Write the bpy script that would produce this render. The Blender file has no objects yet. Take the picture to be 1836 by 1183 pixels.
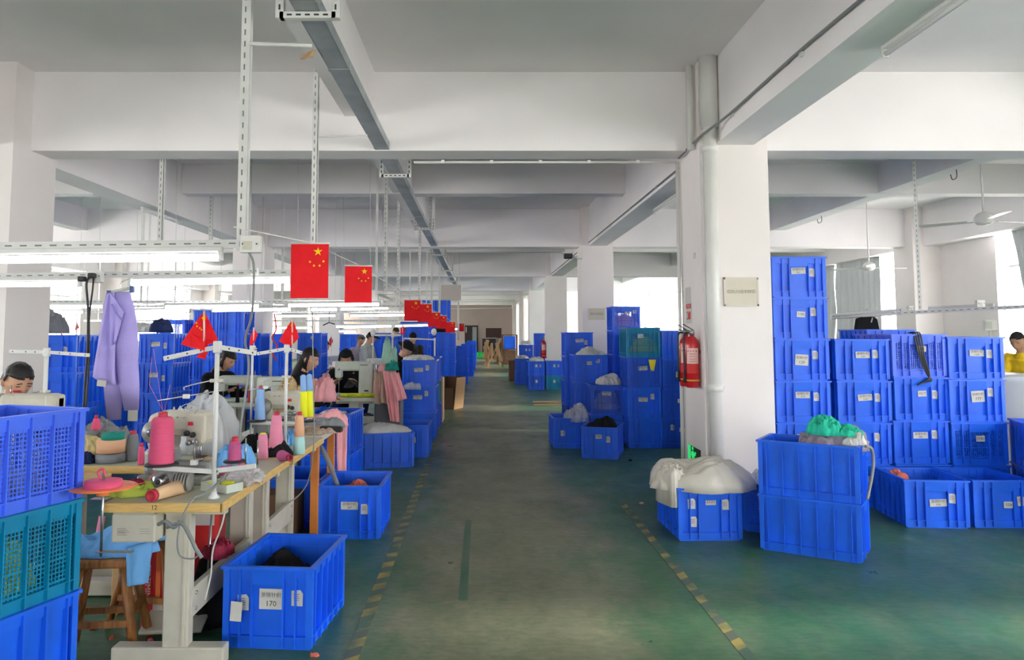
import bpy, bmesh, math, random
from mathutils import Vector, Matrix, Euler, noise

# ------------------------------------------------------------------ camera, world, light, exposure
SC = bpy.context.scene
COL = SC.collection
F = 1380.0; VX = 862.0; YH = 596.0; TH = math.atan(.0767); PY = YH - F*math.tan(TH); CH = 1.5
cam = bpy.data.cameras.new('camera'); camo = bpy.data.objects.new('camera', cam); COL.objects.link(camo)
cam.sensor_width = 36.0; cam.lens = 36.0*F/1836.0
cam.shift_x = (918.0-VX)/1836.0; cam.shift_y = -(591.5-PY)/1836.0
cam.clip_start = .05; cam.clip_end = 300
camo.location = (0, 0, CH); camo.rotation_euler = (math.pi/2+TH, 0, 0)
SC.camera = camo
SC.view_settings.view_transform = 'Standard'
SC.view_settings.look = 'None'
SC.view_settings.gamma = 1.0
SC.view_settings.use_curve_mapping = False
SC.view_settings.exposure = 0.98
SKY = 13.0
w = bpy.data.worlds.new('world'); SC.world = w; w.use_nodes = True
nt = w.node_tree; nt.nodes.clear()
o_ = nt.nodes.new('ShaderNodeOutputWorld'); b_ = nt.nodes.new('ShaderNodeBackground')
g_ = nt.nodes.new('ShaderNodeTexCoord'); s_ = nt.nodes.new('ShaderNodeSeparateXYZ'); r_ = nt.nodes.new('ShaderNodeValToRGB')
m_ = nt.nodes.new('ShaderNodeMapRange'); m_.inputs[1].default_value = -1; m_.inputs[2].default_value = 1
nt.links.new(g_.outputs['Generated'], s_.inputs[0]); nt.links.new(s_.outputs[2], m_.inputs[0]); nt.links.new(m_.outputs[0], r_.inputs[0])
r_.color_ramp.elements[0].position = .47; r_.color_ramp.elements[0].color = (.92, .85, .84, 1)
r_.color_ramp.elements[1].position = .53; r_.color_ramp.elements[1].color = (1, .955, 1.0, 1)
nt.links.new(r_.outputs[0], b_.inputs[0]); b_.inputs[1].default_value = SKY; nt.links.new(b_.outputs[0], o_.inputs[0])

def portal(name, loc, sx, sy, rot, energy=0, col=(1, 1, 1)):
    l = bpy.data.lights.new(name, 'AREA'); l.shape = 'RECTANGLE'; l.size = sx; l.size_y = sy
    o = bpy.data.objects.new(name, l); COL.objects.link(o); o.location = loc; o.rotation_euler = rot
    if energy: l.energy = energy; l.color = col
    else: l.cycles.is_portal = True
    return o
RX0, RX1 = -10.6, 8.4           # inner faces of the long walls
YB, YE = -4.3, 49.0             # wall behind the camera, far end wall
RWIN = [(7.6*k+6.4+.75, 7.6*k+6.4+6.1) for k in range(-1, 2)]+[(21.6+.75, 28.9), (29.9, 36.6), (37.5, 44.2), (45.1, 48.8)]       # windows in the right wall (y0, y1)
LWIN = [(.6, 3.6), (9.0, 11.8), (15.4, 17.0), (18.6, 20.4), (22.8, 28.0), (30.2, 32.2), (38.0, 41.0), (45.6, 48.6)]  # left wall windows; the farthest is added to brighten the end wall
RZ = (.92, 3.16); LZ = (1.2, 3.03)
BWIN = [(-9.2, -6.6), (-2.2, .4), (4.0, 7.2)]                      # windows behind the camera (x0, x1)
for y0, y1 in RWIN: portal('daylight', (RX1+.25, (y0+y1)/2, sum(RZ)/2), RZ[1]-RZ[0], y1-y0, (0, math.pi/2, 0))
for y0, y1 in LWIN: portal('daylight', (RX0-.25, (y0+y1)/2, sum(LZ)/2), LZ[1]-LZ[0], y1-y0, (0, -math.pi/2, 0))
for x0, x1 in BWIN: portal('daylight', ((x0+x1)/2, YB-.25, 1.7), x1-x0, 1.4, (math.pi/2, 0, 0))
sun = bpy.data.lights.new('sun', 'SUN'); sun.energy = 5.0; sun.color = (1, .88, .76); sun.angle = .07
suno = bpy.data.objects.new('sun', sun); COL.objects.link(suno)
suno.rotation_euler = Vector((1, -.02, .35)).to_track_quat('Z', 'Y').to_euler()

# ------------------------------------------------------------------ helpers
R = math.radians
def ray(px, py):
    a = (px-VX)/F; b = (PY-py)/F
    return a, math.cos(TH)-b*math.sin(TH), math.sin(TH)+b*math.cos(TH)
def A(px, py, Y):
    d = ray(px, py); t = Y/d[1]; return Vector((d[0]*t, Y, CH+d[2]*t))
def G(px, py, z=0):
    d = ray(px, py); t = (z-CH)/d[2]; return Vector((d[0]*t, d[1]*t, z))
def XA(px, Y): return (px-VX)/F*Y/.997

class MB:
    def __init__(s): s.v = []; s.f = []; s.m = []; s.mi = 0; s.smooth = []; s.sm = False; s.M = None
    def add(s, vs, fs):
        n = len(s.v)
        if s.M is not None: vs = [s.M @ Vector(v) for v in vs]
        s.v += [tuple(v) for v in vs]
        for f in fs: s.f.append([i+n for i in f]); s.m.append(s.mi); s.smooth.append(s.sm)
        return s
    def box(s, c, d, rz=0, rx=0, ry=0):
        x, y, z = d[0]/2, d[1]/2, d[2]/2
        vs = [Vector(p) for p in ((-x,-y,-z),(x,-y,-z),(x,y,-z),(-x,y,-z),(-x,-y,z),(x,-y,z),(x,y,z),(-x,y,z))]
        if rz or rx or ry:
            E = Euler((rx, ry, rz)).to_matrix(); vs = [E @ p for p in vs]
        c = Vector(c)
        return s.add([p+c for p in vs], [(3,2,1,0),(4,5,6,7),(0,1,5,4),(1,2,6,5),(2,3,7,6),(3,0,4,7)])
    def bb(s, x0, x1, y0, y1, z0, z1): return s.box(((x0+x1)/2,(y0+y1)/2,(z0+z1)/2), (abs(x1-x0),abs(y1-y0),abs(z1-z0)))
    def rbox(s, c, d, r=.01, rz=0, rx=0, ry=0):
        bm = bmesh.new(); bmesh.ops.create_cube(bm, size=1)
        bmesh.ops.scale(bm, vec=d, verts=bm.verts)
        r = min(r, min(d)*.49)
        bmesh.ops.bevel(bm, geom=bm.edges[:], offset=r, segments=2, affect='EDGES', profile=.5)
        bm.transform(Matrix.Translation(Vector(c)) @ Euler((rx, ry, rz)).to_matrix().to_4x4())
        bm.verts.index_update()
        s.add([v.co.copy() for v in bm.verts], [[v.index for v in f.verts] for f in bm.faces]); bm.free(); return s
    def tube(s, pts, r, n=8, caps=True, flat=1.0):
        pts = [Vector(p) for p in pts]; k = len(pts)
        rs = r if isinstance(r, (list, tuple)) else [r]*k
        vs = []; fs = []; ref = None
        for i, p in enumerate(pts):
            t = (pts[min(i+1, k-1)]-pts[max(i-1, 0)])
            if t.length < 1e-9: t = Vector((0, 0, 1))
            t.normalize()
            if ref is None: ref = Vector((0, 0, 1)) if abs(t.z) < .9 else Vector((1, 0, 0))
            a = t.cross(ref)
            if a.length < 1e-6: a = t.cross(Vector((0, 1, 0)))
            a.normalize(); b = a.cross(t); ref = b
            for j in range(n):
                u = 2*math.pi*j/n; vs.append(p+a*math.cos(u)*rs[i]+b*math.sin(u)*rs[i]*flat)
        for i in range(k-1):
            for j in range(n): q = (j+1) % n; fs.append((i*n+j, i*n+q, (i+1)*n+q, (i+1)*n+j))
        if caps: fs.append(tuple(range(n))[::-1]); fs.append(tuple(range((k-1)*n, k*n)))
        o = s.sm; s.sm = True; s.add(vs, fs); s.sm = o; return s
    def loft(s, rings, n=20):   # rings: (centre, rx, ry) lying in horizontal planes
        vs = []; fs = []
        for c, rx, ry in rings:
            for j in range(n): u = 2*math.pi*j/n; vs.append((c[0]+rx*math.cos(u), c[1]+ry*math.sin(u), c[2]))
        k = len(rings)
        for i in range(k-1):
            for j in range(n): q = (j+1) % n; fs.append((i*n+j, i*n+q, (i+1)*n+q, (i+1)*n+j))
        fs.append(tuple(range(n))[::-1]); fs.append(tuple(range((k-1)*n, k*n)))
        o = s.sm; s.sm = True; s.add(vs, fs); s.sm = o; return s
    def lathe(s, prof, n=24, c=(0,0,0), axis='Z'):
        vs = []; fs = []
        for r_, z in prof:
            for j in range(n):
                u = 2*math.pi*j/n; p = (r_*math.cos(u), r_*math.sin(u), z)
                if axis == 'Y': p = (p[0], p[2], p[1])
                if axis == 'X': p = (p[2], p[0], p[1])
                vs.append((p[0]+c[0], p[1]+c[1], p[2]+c[2]))
        k = len(prof)
        for i in range(k-1):
            for j in range(n): q = (j+1) % n; fs.append((i*n+j, i*n+q, (i+1)*n+q, (i+1)*n+j))
        fs.append(tuple(range(n))[::-1]); fs.append(tuple(range((k-1)*n, k*n)))
        o = s.sm; s.sm = True; s.add(vs, fs); s.sm = o; return s
    def ball(s, c, r, n=12, sc=(1,1,1)):
        prof = [(max(1e-4, math.sin(math.pi*i/n))*r, -math.cos(math.pi*i/n)*r) for i in range(n+1)]
        k = len(s.v); s.lathe(prof, n*2)
        if s.M is None:
            for i in range(k, len(s.v)): p = s.v[i]; s.v[i] = (p[0]*sc[0]+c[0], p[1]*sc[1]+c[1], p[2]*sc[2]+c[2])
        return s
    def mesh(s, name, mats):
        me = bpy.data.meshes.new(name); me.from_pydata(s.v, [], s.f)
        for m in (mats if isinstance(mats, (list, tuple)) else [mats]): me.materials.append(m)
        me.polygons.foreach_set('material_index', s.m); me.polygons.foreach_set('use_smooth', s.smooth)
        bm = bmesh.new(); bm.from_mesh(me); bmesh.ops.recalc_face_normals(bm, faces=bm.faces); bm.to_mesh(me); bm.free()
        me.update(); return me
    def obj(s, name, mats, parent=None, loc=(0,0,0), rz=0):
        return mkobj(name, s.mesh(name, mats), parent, loc, rz)
def mkobj(name, me, parent=None, loc=(0,0,0), rz=0):
    o = bpy.data.objects.new(name, me); COL.objects.link(o); o.location = loc; o.rotation_euler = (0, 0, rz)
    if parent is not None: o.parent = parent
    return o
def tag(o, label=None, cat=None, group=None, kind=None):
    if label: o['label'] = label
    if cat: o['category'] = cat
    if group: o['group'] = group
    if kind: o['kind'] = kind
    return o
def thing(name, label, cat, loc=(0,0,0), rz=0, group=None):
    o = bpy.data.objects.new(name, None); COL.objects.link(o); o.location = loc; o.rotation_euler = (0, 0, rz)
    o.empty_display_size = .05
    return tag(o, label, cat, group)
def copy_tree(o, parent=None):
    c = o.copy(); COL.objects.link(c); c.parent = parent
    for ch in list(o.children): copy_tree(ch, c)
    return c
def struct(name, mb, mats, loc=(0,0,0), rz=0): return tag(mb.obj(name, mats, None, loc, rz), kind='structure')

# ------------------------------------------------------------------ materials
MATS = {}
def mat(name, col, rough=.5, metal=0, spec=.5, var=0, scale=6, bump=0, bscale=40, col2=None, emit=None, es=0, alpha=None, sheen=0, stretch=None, trans=0, coat=0):
    m = bpy.data.materials.new(name); m.use_nodes = True; t = m.node_tree; p = t.nodes['Principled BSDF']
    c = tuple(col)+(1,)
    p.inputs['Base Color'].default_value = c; p.inputs['Roughness'].default_value = rough; p.inputs['Metallic'].default_value = metal
    p.inputs['Specular IOR Level'].default_value = spec
    if coat: p.inputs['Coat Weight'].default_value = coat; p.inputs['Coat Roughness'].default_value = .15
    tc = t.nodes.new('ShaderNodeTexCoord'); mp = t.nodes.new('ShaderNodeMapping'); t.links.new(tc.outputs['Object'], mp.inputs[0])
    if stretch: mp.inputs['Scale'].default_value = stretch
    if var or col2:
        n = t.nodes.new('ShaderNodeTexNoise'); n.inputs['Scale'].default_value = scale; n.inputs['Detail'].default_value = 6
        t.links.new(mp.outputs[0], n.inputs['Vector'])
        r = t.nodes.new('ShaderNodeValToRGB'); r.color_ramp.elements[0].position = .32; r.color_ramp.elements[1].position = .68
        r.color_ramp.elements[0].color = c
        r.color_ramp.elements[1].color = (tuple(col2)+(1,)) if col2 else tuple(min(1, x*(1+var)) for x in col)+(1,)
        t.links.new(n.outputs['Fac'], r.inputs[0]); t.links.new(r.outputs[0], p.inputs['Base Color'])
    if bump:
        n = t.nodes.new('ShaderNodeTexNoise'); n.inputs['Scale'].default_value = bscale; n.inputs['Detail'].default_value = 4
        t.links.new(mp.outputs[0], n.inputs['Vector'])
        b = t.nodes.new('ShaderNodeBump'); b.inputs['Strength'].default_value = bump; b.inputs['Distance'].default_value = .01
        t.links.new(n.outputs['Fac'], b.inputs['Height']); t.links.new(b.outputs[0], p.inputs['Normal'])
    if emit: p.inputs['Emission Color'].default_value = tuple(emit)+(1,); p.inputs['Emission Strength'].default_value = es
    if sheen: p.inputs['Sheen Weight'].default_value = sheen
    if trans: p.inputs['Transmission Weight'].default_value = trans
    if alpha is not None: p.inputs['Alpha'].default_value = alpha
    MATS[name] = m; return m
def cloth(name, col, var=.25): return mat(name, col, .9, spec=.15, var=var, scale=5, bump=.25, bscale=60)
PAINT = mat('white_wall_paint', (.82, .765, .745), .75, spec=.25, var=.07, scale=1.3, bump=.04, bscale=30)
CEIL = mat('ceiling_paint', (.85, .81, .815), .85, spec=.15, var=.10, scale=.8, bump=.03, bscale=20)
ENDP = mat('end_wall_paint', (.70, .58, .53), .8, spec=.2, var=.06, scale=1)
BLUE = mat('blue_plastic', (.009, .115, .72), .36, spec=.45, var=.35, scale=3.5, bump=.03, bscale=25)
BLUE2 = mat('darker_blue_plastic', (.010, .085, .56), .38, spec=.45, var=.35, scale=3.5, bump=.03, bscale=25)
TEAL = mat('teal_plastic', (.0, .19, .36), .4, spec=.4, var=.3, scale=4)
LIGHTBLUE = mat('violet_blue_plastic', (.06, .15, .80), .36, spec=.45, var=.25, scale=3)
PAPER = mat('white_paper', (.60, .59, .55), .8, spec=.1, var=.08, scale=20)
INK = mat('black_ink', (.02, .02, .02), .6)
METAL = mat('galvanised_steel', (.50, .52, .54), .38, metal=.8, var=.25, scale=8)
TRAYM = mat('dull_zinc_tray', (.30, .33, .34), .45, metal=.55, var=.5, scale=3)
WMETAL = mat('white_enamel_steel', (.66, .66, .64), .45, spec=.4, var=.1, scale=12)
DARK = mat('dark_slot', (.04, .04, .045), .7)
SLOT = mat('shaded_slot', (.20, .20, .20), .7)
BEIGE = mat('beige_machine_enamel', (.53, .50, .41), .42, spec=.45, var=.14, scale=10)
GREYM = mat('grey_green_machine_enamel', (.50, .54, .47), .4, spec=.45, var=.12, scale=10)
STEEL = mat('bare_steel', (.45, .45, .46), .28, metal=.95)
BLACKP = mat('black_plastic', (.018, .018, .02), .5)
RUBBER = mat('grey_cable_rubber', (.24, .25, .25), .6)
GREENTOP = mat('pale_green_table_top', (.48, .49, .38), .45, spec=.4, var=.2, scale=4)
EDGEW = mat('varnished_pine_edge', (.62, .40, .13), .45, var=.3, scale=5, stretch=(3, 3, 25))
WOODR = mat('reddish_stool_wood', (.23, .085, .022), .45, col2=(.42, .18, .05), scale=5, stretch=(14, 14, 1.5), bump=.1)
WOODP = mat('raw_pine', (.55, .36, .17), .7, var=.25, scale=6, stretch=(2, 14, 14))
WOODO = mat('orange_varnished_wood', (.55, .18, .03), .4, var=.3, scale=6)
CARD = mat('brown_cardboard', (.46, .29, .16), .85, spec=.1, var=.1, scale=4)
CARDD = mat('dark_cardboard', (.16, .09, .055), .85, spec=.1, var=.15, scale=4)
REDC = mat('red_carton', (.55, .02, .02), .5, var=.2, scale=5)
REDP = mat('extinguisher_red', (.58, .012, .02), .25, coat=.5)
FLAGR = mat('flag_red', (.80, .018, .025), .75, spec=.15, var=.12, scale=12)
YEL = mat('flag_yellow', (.95, .62, .02), .7, spec=.15)
LIT = mat('lit_fluorescent_tube', (1, 1, 1), .4, emit=(.97, .98, 1.0), es=6)
UNLIT = mat('unlit_fluorescent_tube', (.72, .72, .70), .3)
PVC = mat('white_pvc', (.70, .69, .66), .35, spec=.5, var=.08, scale=5)
SKIN = mat('skin', (.56, .31, .20), .55, spec=.3, var=.1, scale=10)
HAIR = mat('black_hair', (.012, .010, .010), .5, spec=.4, bump=.4, bscale=90)
SACK = mat('grey_plastic_sheet', (.46, .48, .50), .3, spec=.6, var=.2, scale=6, bump=.5, bscale=14)
WSACK = mat('white_woven_sack', (.66, .62, .55), .55, spec=.4, var=.12, scale=5, bump=.3, bscale=22)
CLEAR = mat('clear_plastic_film', (.75, .76, .78), .18, spec=.7, var=.15, scale=9, bump=.6, bscale=25, alpha=.45)
CURT = mat('grey_curtain_cloth', (.34, .36, .36), .9, spec=.1, var=.15, scale=2, stretch=(1, 6, .3))
_t = CURT.node_tree; _o = _t.nodes['Material Output']; _p = _t.nodes['Principled BSDF']; _tr = _t.nodes.new('ShaderNodeBsdfTranslucent'); _mx = _t.nodes.new('ShaderNodeMixShader')
_tr.inputs[0].default_value = (.60, .61, .61, 1); _mx.inputs[0].default_value = .16; _t.links.new(_p.outputs[0], _mx.inputs[1]); _t.links.new(_tr.outputs[0], _mx.inputs[2]); _t.links.new(_mx.outputs[0], _o.inputs[0])
GREENSIGN = mat('green_exit_plate', (.0, .55, .12), .4, emit=(.05, 1, .25), es=.25)
c_black = cloth('black_fabric', (.012, .012, .014), .5); c_pink = cloth('pale_pink_fabric', (.80, .38, .40)); c_hot = cloth('rose_fabric', (.72, .16, .28))
c_lil = cloth('lilac_fabric', (.42, .36, .74), .1); c_sky = cloth('sky_blue_fabric', (.16, .40, .74)); c_white = cloth('white_fabric', (.62, .62, .60), .1)
c_grey = cloth('grey_fabric', (.22, .23, .25)); c_yel = cloth('butter_yellow_fabric', (.78, .66, .34)); c_lime = cloth('lime_fabric', (.50, .60, .10))
c_coral = cloth('coral_fabric', (.62, .16, .12)); c_olive = cloth('olive_fabric', (.05, .045, .03)); c_mint = cloth('mint_fabric', (.30, .50, .40))
c_green = cloth('bright_green_fabric', (.03, .48, .32)); c_navy = cloth('navy_fabric', (.02, .03, .09)); c_mauve = cloth('mauve_grey_fabric', (.26, .22, .28))
c_brown = cloth('tan_plastic', (.46, .34, .26)); c_wine = cloth('wine_red_fabric', (.30, .03, .06)); c_yellow = cloth('yellow_knit', (.90, .55, .03)); c_gcoat = cloth('grey_coat', (.34, .36, .36))
y_pink = mat('rose_yarn', (.78, .10, .22), .8, var=.12, scale=3, bump=.5, bscale=4, stretch=(.1, .1, 90))
y_lpink = mat('pink_yarn', (.82, .28, .42), .8, bump=.5, bscale=4, stretch=(.1, .1, 90))
y_mag = mat('magenta_yarn', (.55, .10, .26), .8, bump=.5, bscale=4, stretch=(.1, .1, 90))
y_blue = mat('light_blue_yarn', (.30, .50, .88), .8, bump=.5, bscale=4, stretch=(.1, .1, 90))
y_peach = mat('peach_yarn', (.88, .50, .30), .8, bump=.5, bscale=4, stretch=(.1, .1, 90))
y_mint = mat('mint_yarn', (.45, .74, .72), .8); y_yel = mat('yellow_yarn', (.85, .85, .02), .8); y_grey = mat('grey_yarn', (.22, .23, .25), .8, bump=.5, bscale=4, stretch=(.1, .1, 90))
y_white = mat('white_yarn', (.75, .75, .72), .8); c_teal = mat('teal_tape', (.0, .25, .2), .7); c_redtube = mat('red_cone_core', (.55, .03, .06), .5)
orange = mat('orange_plastic', (.90, .22, .06), .4, spec=.5)

def glass():
    m = bpy.data.materials.new('window_glass'); m.use_nodes = True; t = m.node_tree; t.nodes.clear()
    o = t.nodes.new('ShaderNodeOutputMaterial'); a = t.nodes.new('ShaderNodeBsdfTransparent'); b = t.nodes.new('ShaderNodeBsdfGlossy'); x = t.nodes.new('ShaderNodeMixShader')
    a.inputs[0].default_value = (.93, .96, .95, 1); b.inputs['Roughness'].default_value = .03; x.inputs[0].default_value = .06
    t.links.new(a.outputs[0], x.inputs[1]); t.links.new(b.outputs[0], x.inputs[2]); t.links.new(x.outputs[0], o.inputs[0]); return m
GLASS = glass()

def floor_mat():
    m = bpy.data.materials.new('worn_green_epoxy'); m.use_nodes = True; t = m.node_tree; L = t.links; p = t.nodes['Principled BSDF']
    tc = t.nodes.new('ShaderNodeTexCoord'); sp = t.nodes.new('ShaderNodeSeparateXYZ'); L.new(tc.outputs['Object'], sp.inputs[0])
    def noi(sc, det=8, vec=None, stretch=None):
        n = t.nodes.new('ShaderNodeTexNoise'); n.inputs['Scale'].default_value = sc; n.inputs['Detail'].default_value = det; n.inputs['Roughness'].default_value = .65
        if stretch:
            mp = t.nodes.new('ShaderNodeMapping'); mp.inputs['Scale'].default_value = stretch; L.new(tc.outputs['Object'], mp.inputs[0]); L.new(mp.outputs[0], n.inputs['Vector'])
        else: L.new(tc.outputs['Object'], n.inputs['Vector'])
        return n.outputs['Fac']
    def mth(op, a, b=None, c=None):
        n = t.nodes.new('ShaderNodeMath'); n.operation = op
        for i, x in enumerate((a, b, c)):
            if x is None: continue
            if isinstance(x, (int, float)): n.inputs[i].default_value = x
            else: L.new(x, n.inputs[i])
        return n.outputs[0]
    def ramp(f, stops):
        r = t.nodes.new('ShaderNodeValToRGB'); e = r.color_ramp.elements
        while len(e) < len(stops): e.new(.5)
        for i, (q, c) in enumerate(stops): e[i].position = q; e[i].color = tuple(c)+(1,)
        L.new(f, r.inputs[0]); return r.outputs[0]
    def mix(f, a, b):
        n = t.nodes.new('ShaderNodeMix'); n.data_type = 'RGBA'
        if isinstance(f, (int, float)): n.inputs[0].default_value = f
        else: L.new(f, n.inputs[0])
        for i, x in ((6, a), (7, b)):
            if isinstance(x, tuple): n.inputs[i].default_value = x+(1,)
            else: L.new(x, n.inputs[i])
        return n.outputs[2]
    green = ramp(noi(1.1), [(.3, (.026, .105, .048)), (.55, (.050, .160, .072)), (.75, (.100, .215, .11))])
    grey = ramp(noi(2.2, stretch=(1, .35, 1)), [(.3, (.15, .148, .10)), (.6, (.24, .225, .155)), (.8, (.32, .29, .21))])
    # traffic wear down the middle of the aisle
    d = mth('ABSOLUTE', mth('SUBTRACT', sp.outputs[0], .18))
    wob = mth('ADD', mth('MULTIPLY', mth('SUBTRACT', noi(.9, 6, stretch=(1, .6, 1)), .5), 1.9), mth('MULTIPLY', mth('SUBTRACT', noi(7, 12, stretch=(1, .5, 1)), .5), .9))
    wear = ramp(mth('ADD', d, wob), [(.38, (1, 1, 1)), (.82, (0, 0, 0))])
    far = ramp(mth('MULTIPLY', sp.outputs[1], .04), [(.10, (.72, .72, .72)), (.24, (.95, .95, .95))])
    wf = mth('MULTIPLY', wear, far)
    base = mix(wf, green, grey)
    pale = ramp(noi(.55, 4, stretch=(1, .4, 1)), [(.52, (0, 0, 0)), (.72, (1, 1, 1))])
    base = mix(mth('MULTIPLY', pale, .35), base, (.15, .22, .145))
    sc = ramp(noi(5.5, 12, stretch=(1, .45, 1)), [(.42, (0, 0, 0)), (.62, (1, 1, 1))])
    base = mix(mth('MULTIPLY', sc, .38), base, (.16, .19, .125))
    dk = ramp(noi(1.6, 10, stretch=(1, .5, 1)), [(.48, (0, 0, 0)), (.66, (1, 1, 1))])
    base = mix(mth('MULTIPLY', dk, .45), base, (.028, .085, .05))
    fine = ramp(noi(16, 12, stretch=(.8, 1.6, 1)), [(.38, (.84, .85, .85)), (.62, (1.12, 1.11, 1.10))])
    mm = t.nodes.new('ShaderNodeMix'); mm.data_type = 'RGBA'; mm.blend_type = 'MULTIPLY'; mm.inputs[0].default_value = 1; L.new(base, mm.inputs[6]); L.new(fine, mm.inputs[7]); base = mm.outputs[2]
    stain = ramp(noi(3.5, 10), [(.60, (0, 0, 0)), (.72, (1, 1, 1))])
    base = mix(mth('MULTIPLY', stain, .5), base, (.03, .07, .05))
    L.new(base, p.inputs['Base Color'])
    L.new(ramp(noi(1.7, 8), [(.3, (.27, .27, .27)), (.7, (.46, .46, .46))]), p.inputs['Roughness'])
    p.inputs['Specular IOR Level'].default_value = .22
    b = t.nodes.new('ShaderNodeBump'); b.inputs['Strength'].default_value = .08; b.inputs['Distance'].default_value = .01
    L.new(noi(9, 6), b.inputs['Height']); L.new(b.outputs[0], p.inputs['Normal'])
    return m
FLOOR = floor_mat()
def tape_mat():
    m = bpy.data.materials.new('worn_hazard_tape'); m.use_nodes = True; t = m.node_tree; L = t.links; p = t.nodes['Principled BSDF']; p.inputs['Roughness'].default_value = .6
    tc = t.nodes.new('ShaderNodeTexCoord'); mp = t.nodes.new('ShaderNodeMapping'); mp.inputs['Rotation'].default_value = (0, 0, .9); L.new(tc.outputs['Object'], mp.inputs[0])
    wv = t.nodes.new('ShaderNodeTexWave'); wv.inputs['Scale'].default_value = 1.9; wv.inputs['Distortion'].default_value = .6; L.new(mp.outputs[0], wv.inputs[0])
    r = t.nodes.new('ShaderNodeValToRGB'); r.color_ramp.elements[0].position = .42; r.color_ramp.elements[1].position = .52
    r.color_ramp.elements[0].color = (.11, .13, .10, 1); r.color_ramp.elements[1].color = (.36, .29, .08, 1); L.new(wv.outputs[1], r.inputs[0])
    n = t.nodes.new('ShaderNodeTexNoise'); n.inputs['Scale'].default_value = 5; n.inputs['Detail'].default_value = 8; L.new(tc.outputs['Object'], n.inputs[0])
    r2 = t.nodes.new('ShaderNodeValToRGB'); r2.color_ramp.elements[0].position = .40; r2.color_ramp.elements[1].position = .62; L.new(n.outputs[0], r2.inputs[0])
    x = t.nodes.new('ShaderNodeMix'); x.data_type = 'RGBA'; L.new(r2.outputs[0], x.inputs[0]); L.new(r.outputs[0], x.inputs[6]); x.inputs[7].default_value = (.06, .13, .09, 1)
    L.new(x.outputs[2], p.inputs['Base Color']); return m
TAPE = tape_mat()

# ------------------------------------------------------------------ text and stickers
_tc = {}
def text_geo(s, size):
    k = (s, size)
    if k in _tc: return _tc[k]
    c = bpy.data.curves.new('t', 'FONT'); c.body = s; c.size = size; c.align_x = 'CENTER'; c.align_y = 'CENTER'; c.resolution_u = 2
    o = bpy.data.objects.new('t', c); COL.objects.link(o)
    dg = bpy.context.evaluated_depsgraph_get(); me = bpy.data.meshes.new_from_object(o.evaluated_get(dg))
    g = ([v.co.copy() for v in me.vertices], [list(p.vertices) for p in me.polygons])
    bpy.data.objects.remove(o); bpy.data.curves.remove(c); bpy.data.meshes.remove(me)
    _tc[k] = g; return g
def put_text(mb, s, size, x=0, z=0, y=-.0012, M=None):
    v, f = text_geo(s, size)
    vs = [Vector((p.x+x, y, p.y+z)) for p in v]
    if M is not None: vs = [M @ p for p in vs]
    mb.add(vs, f)
_sc = {}
def sticker_mesh(kind, s=''):
    k = (kind, s)
    if k in _sc: return _sc[k]
    mb = MB()
    if kind == 'name':      # paper strip: company line over the crate number
        mb.box((0, 0, 0), (.125, .001, .055)); mb.mi = 1; put_text(mb, '浙锦针织', .026, 0, .011); put_text(mb, s, .022, 0, -.014)
    elif kind == 'big':
        mb.box((0, 0, 0), (.115, .001, .095)); mb.mi = 1; put_text(mb, '浙锦针织', .025, 0, .018); put_text(mb, s, .036, 0, -.022)
    elif kind == 'num':
        mb.box((0, 0, 0), (.075, .001, .05)); mb.mi = 1; put_text(mb, s, .032, 0, -.001)
    elif kind == 'tag':
        mb.add([(-.028, 0, -.036), (.026, 0, -.038), (.029, 0, .02), (.016, 0, .037), (-.027, 0, .034), (-.028, .001, -.036), (.026, .001, -.038), (.029, .001, .02), (.016, .001, .037), (-.027, .001, .034)],
               [(0, 1, 2, 3, 4), (9, 8, 7, 6, 5), (0, 5, 6, 1), (1, 6, 7, 2), (2, 7, 8, 3), (3, 8, 9, 4), (4, 9, 5, 0)])
        mb.mi = 1
        for i in range(4): mb.box((-.004, -.001, .018-.009*i), (.03-.004*(i % 2), .0006, .002))
    me = mb.mesh('label_sticker', [PAPER, INK]); _sc[k] = me; return me

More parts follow.
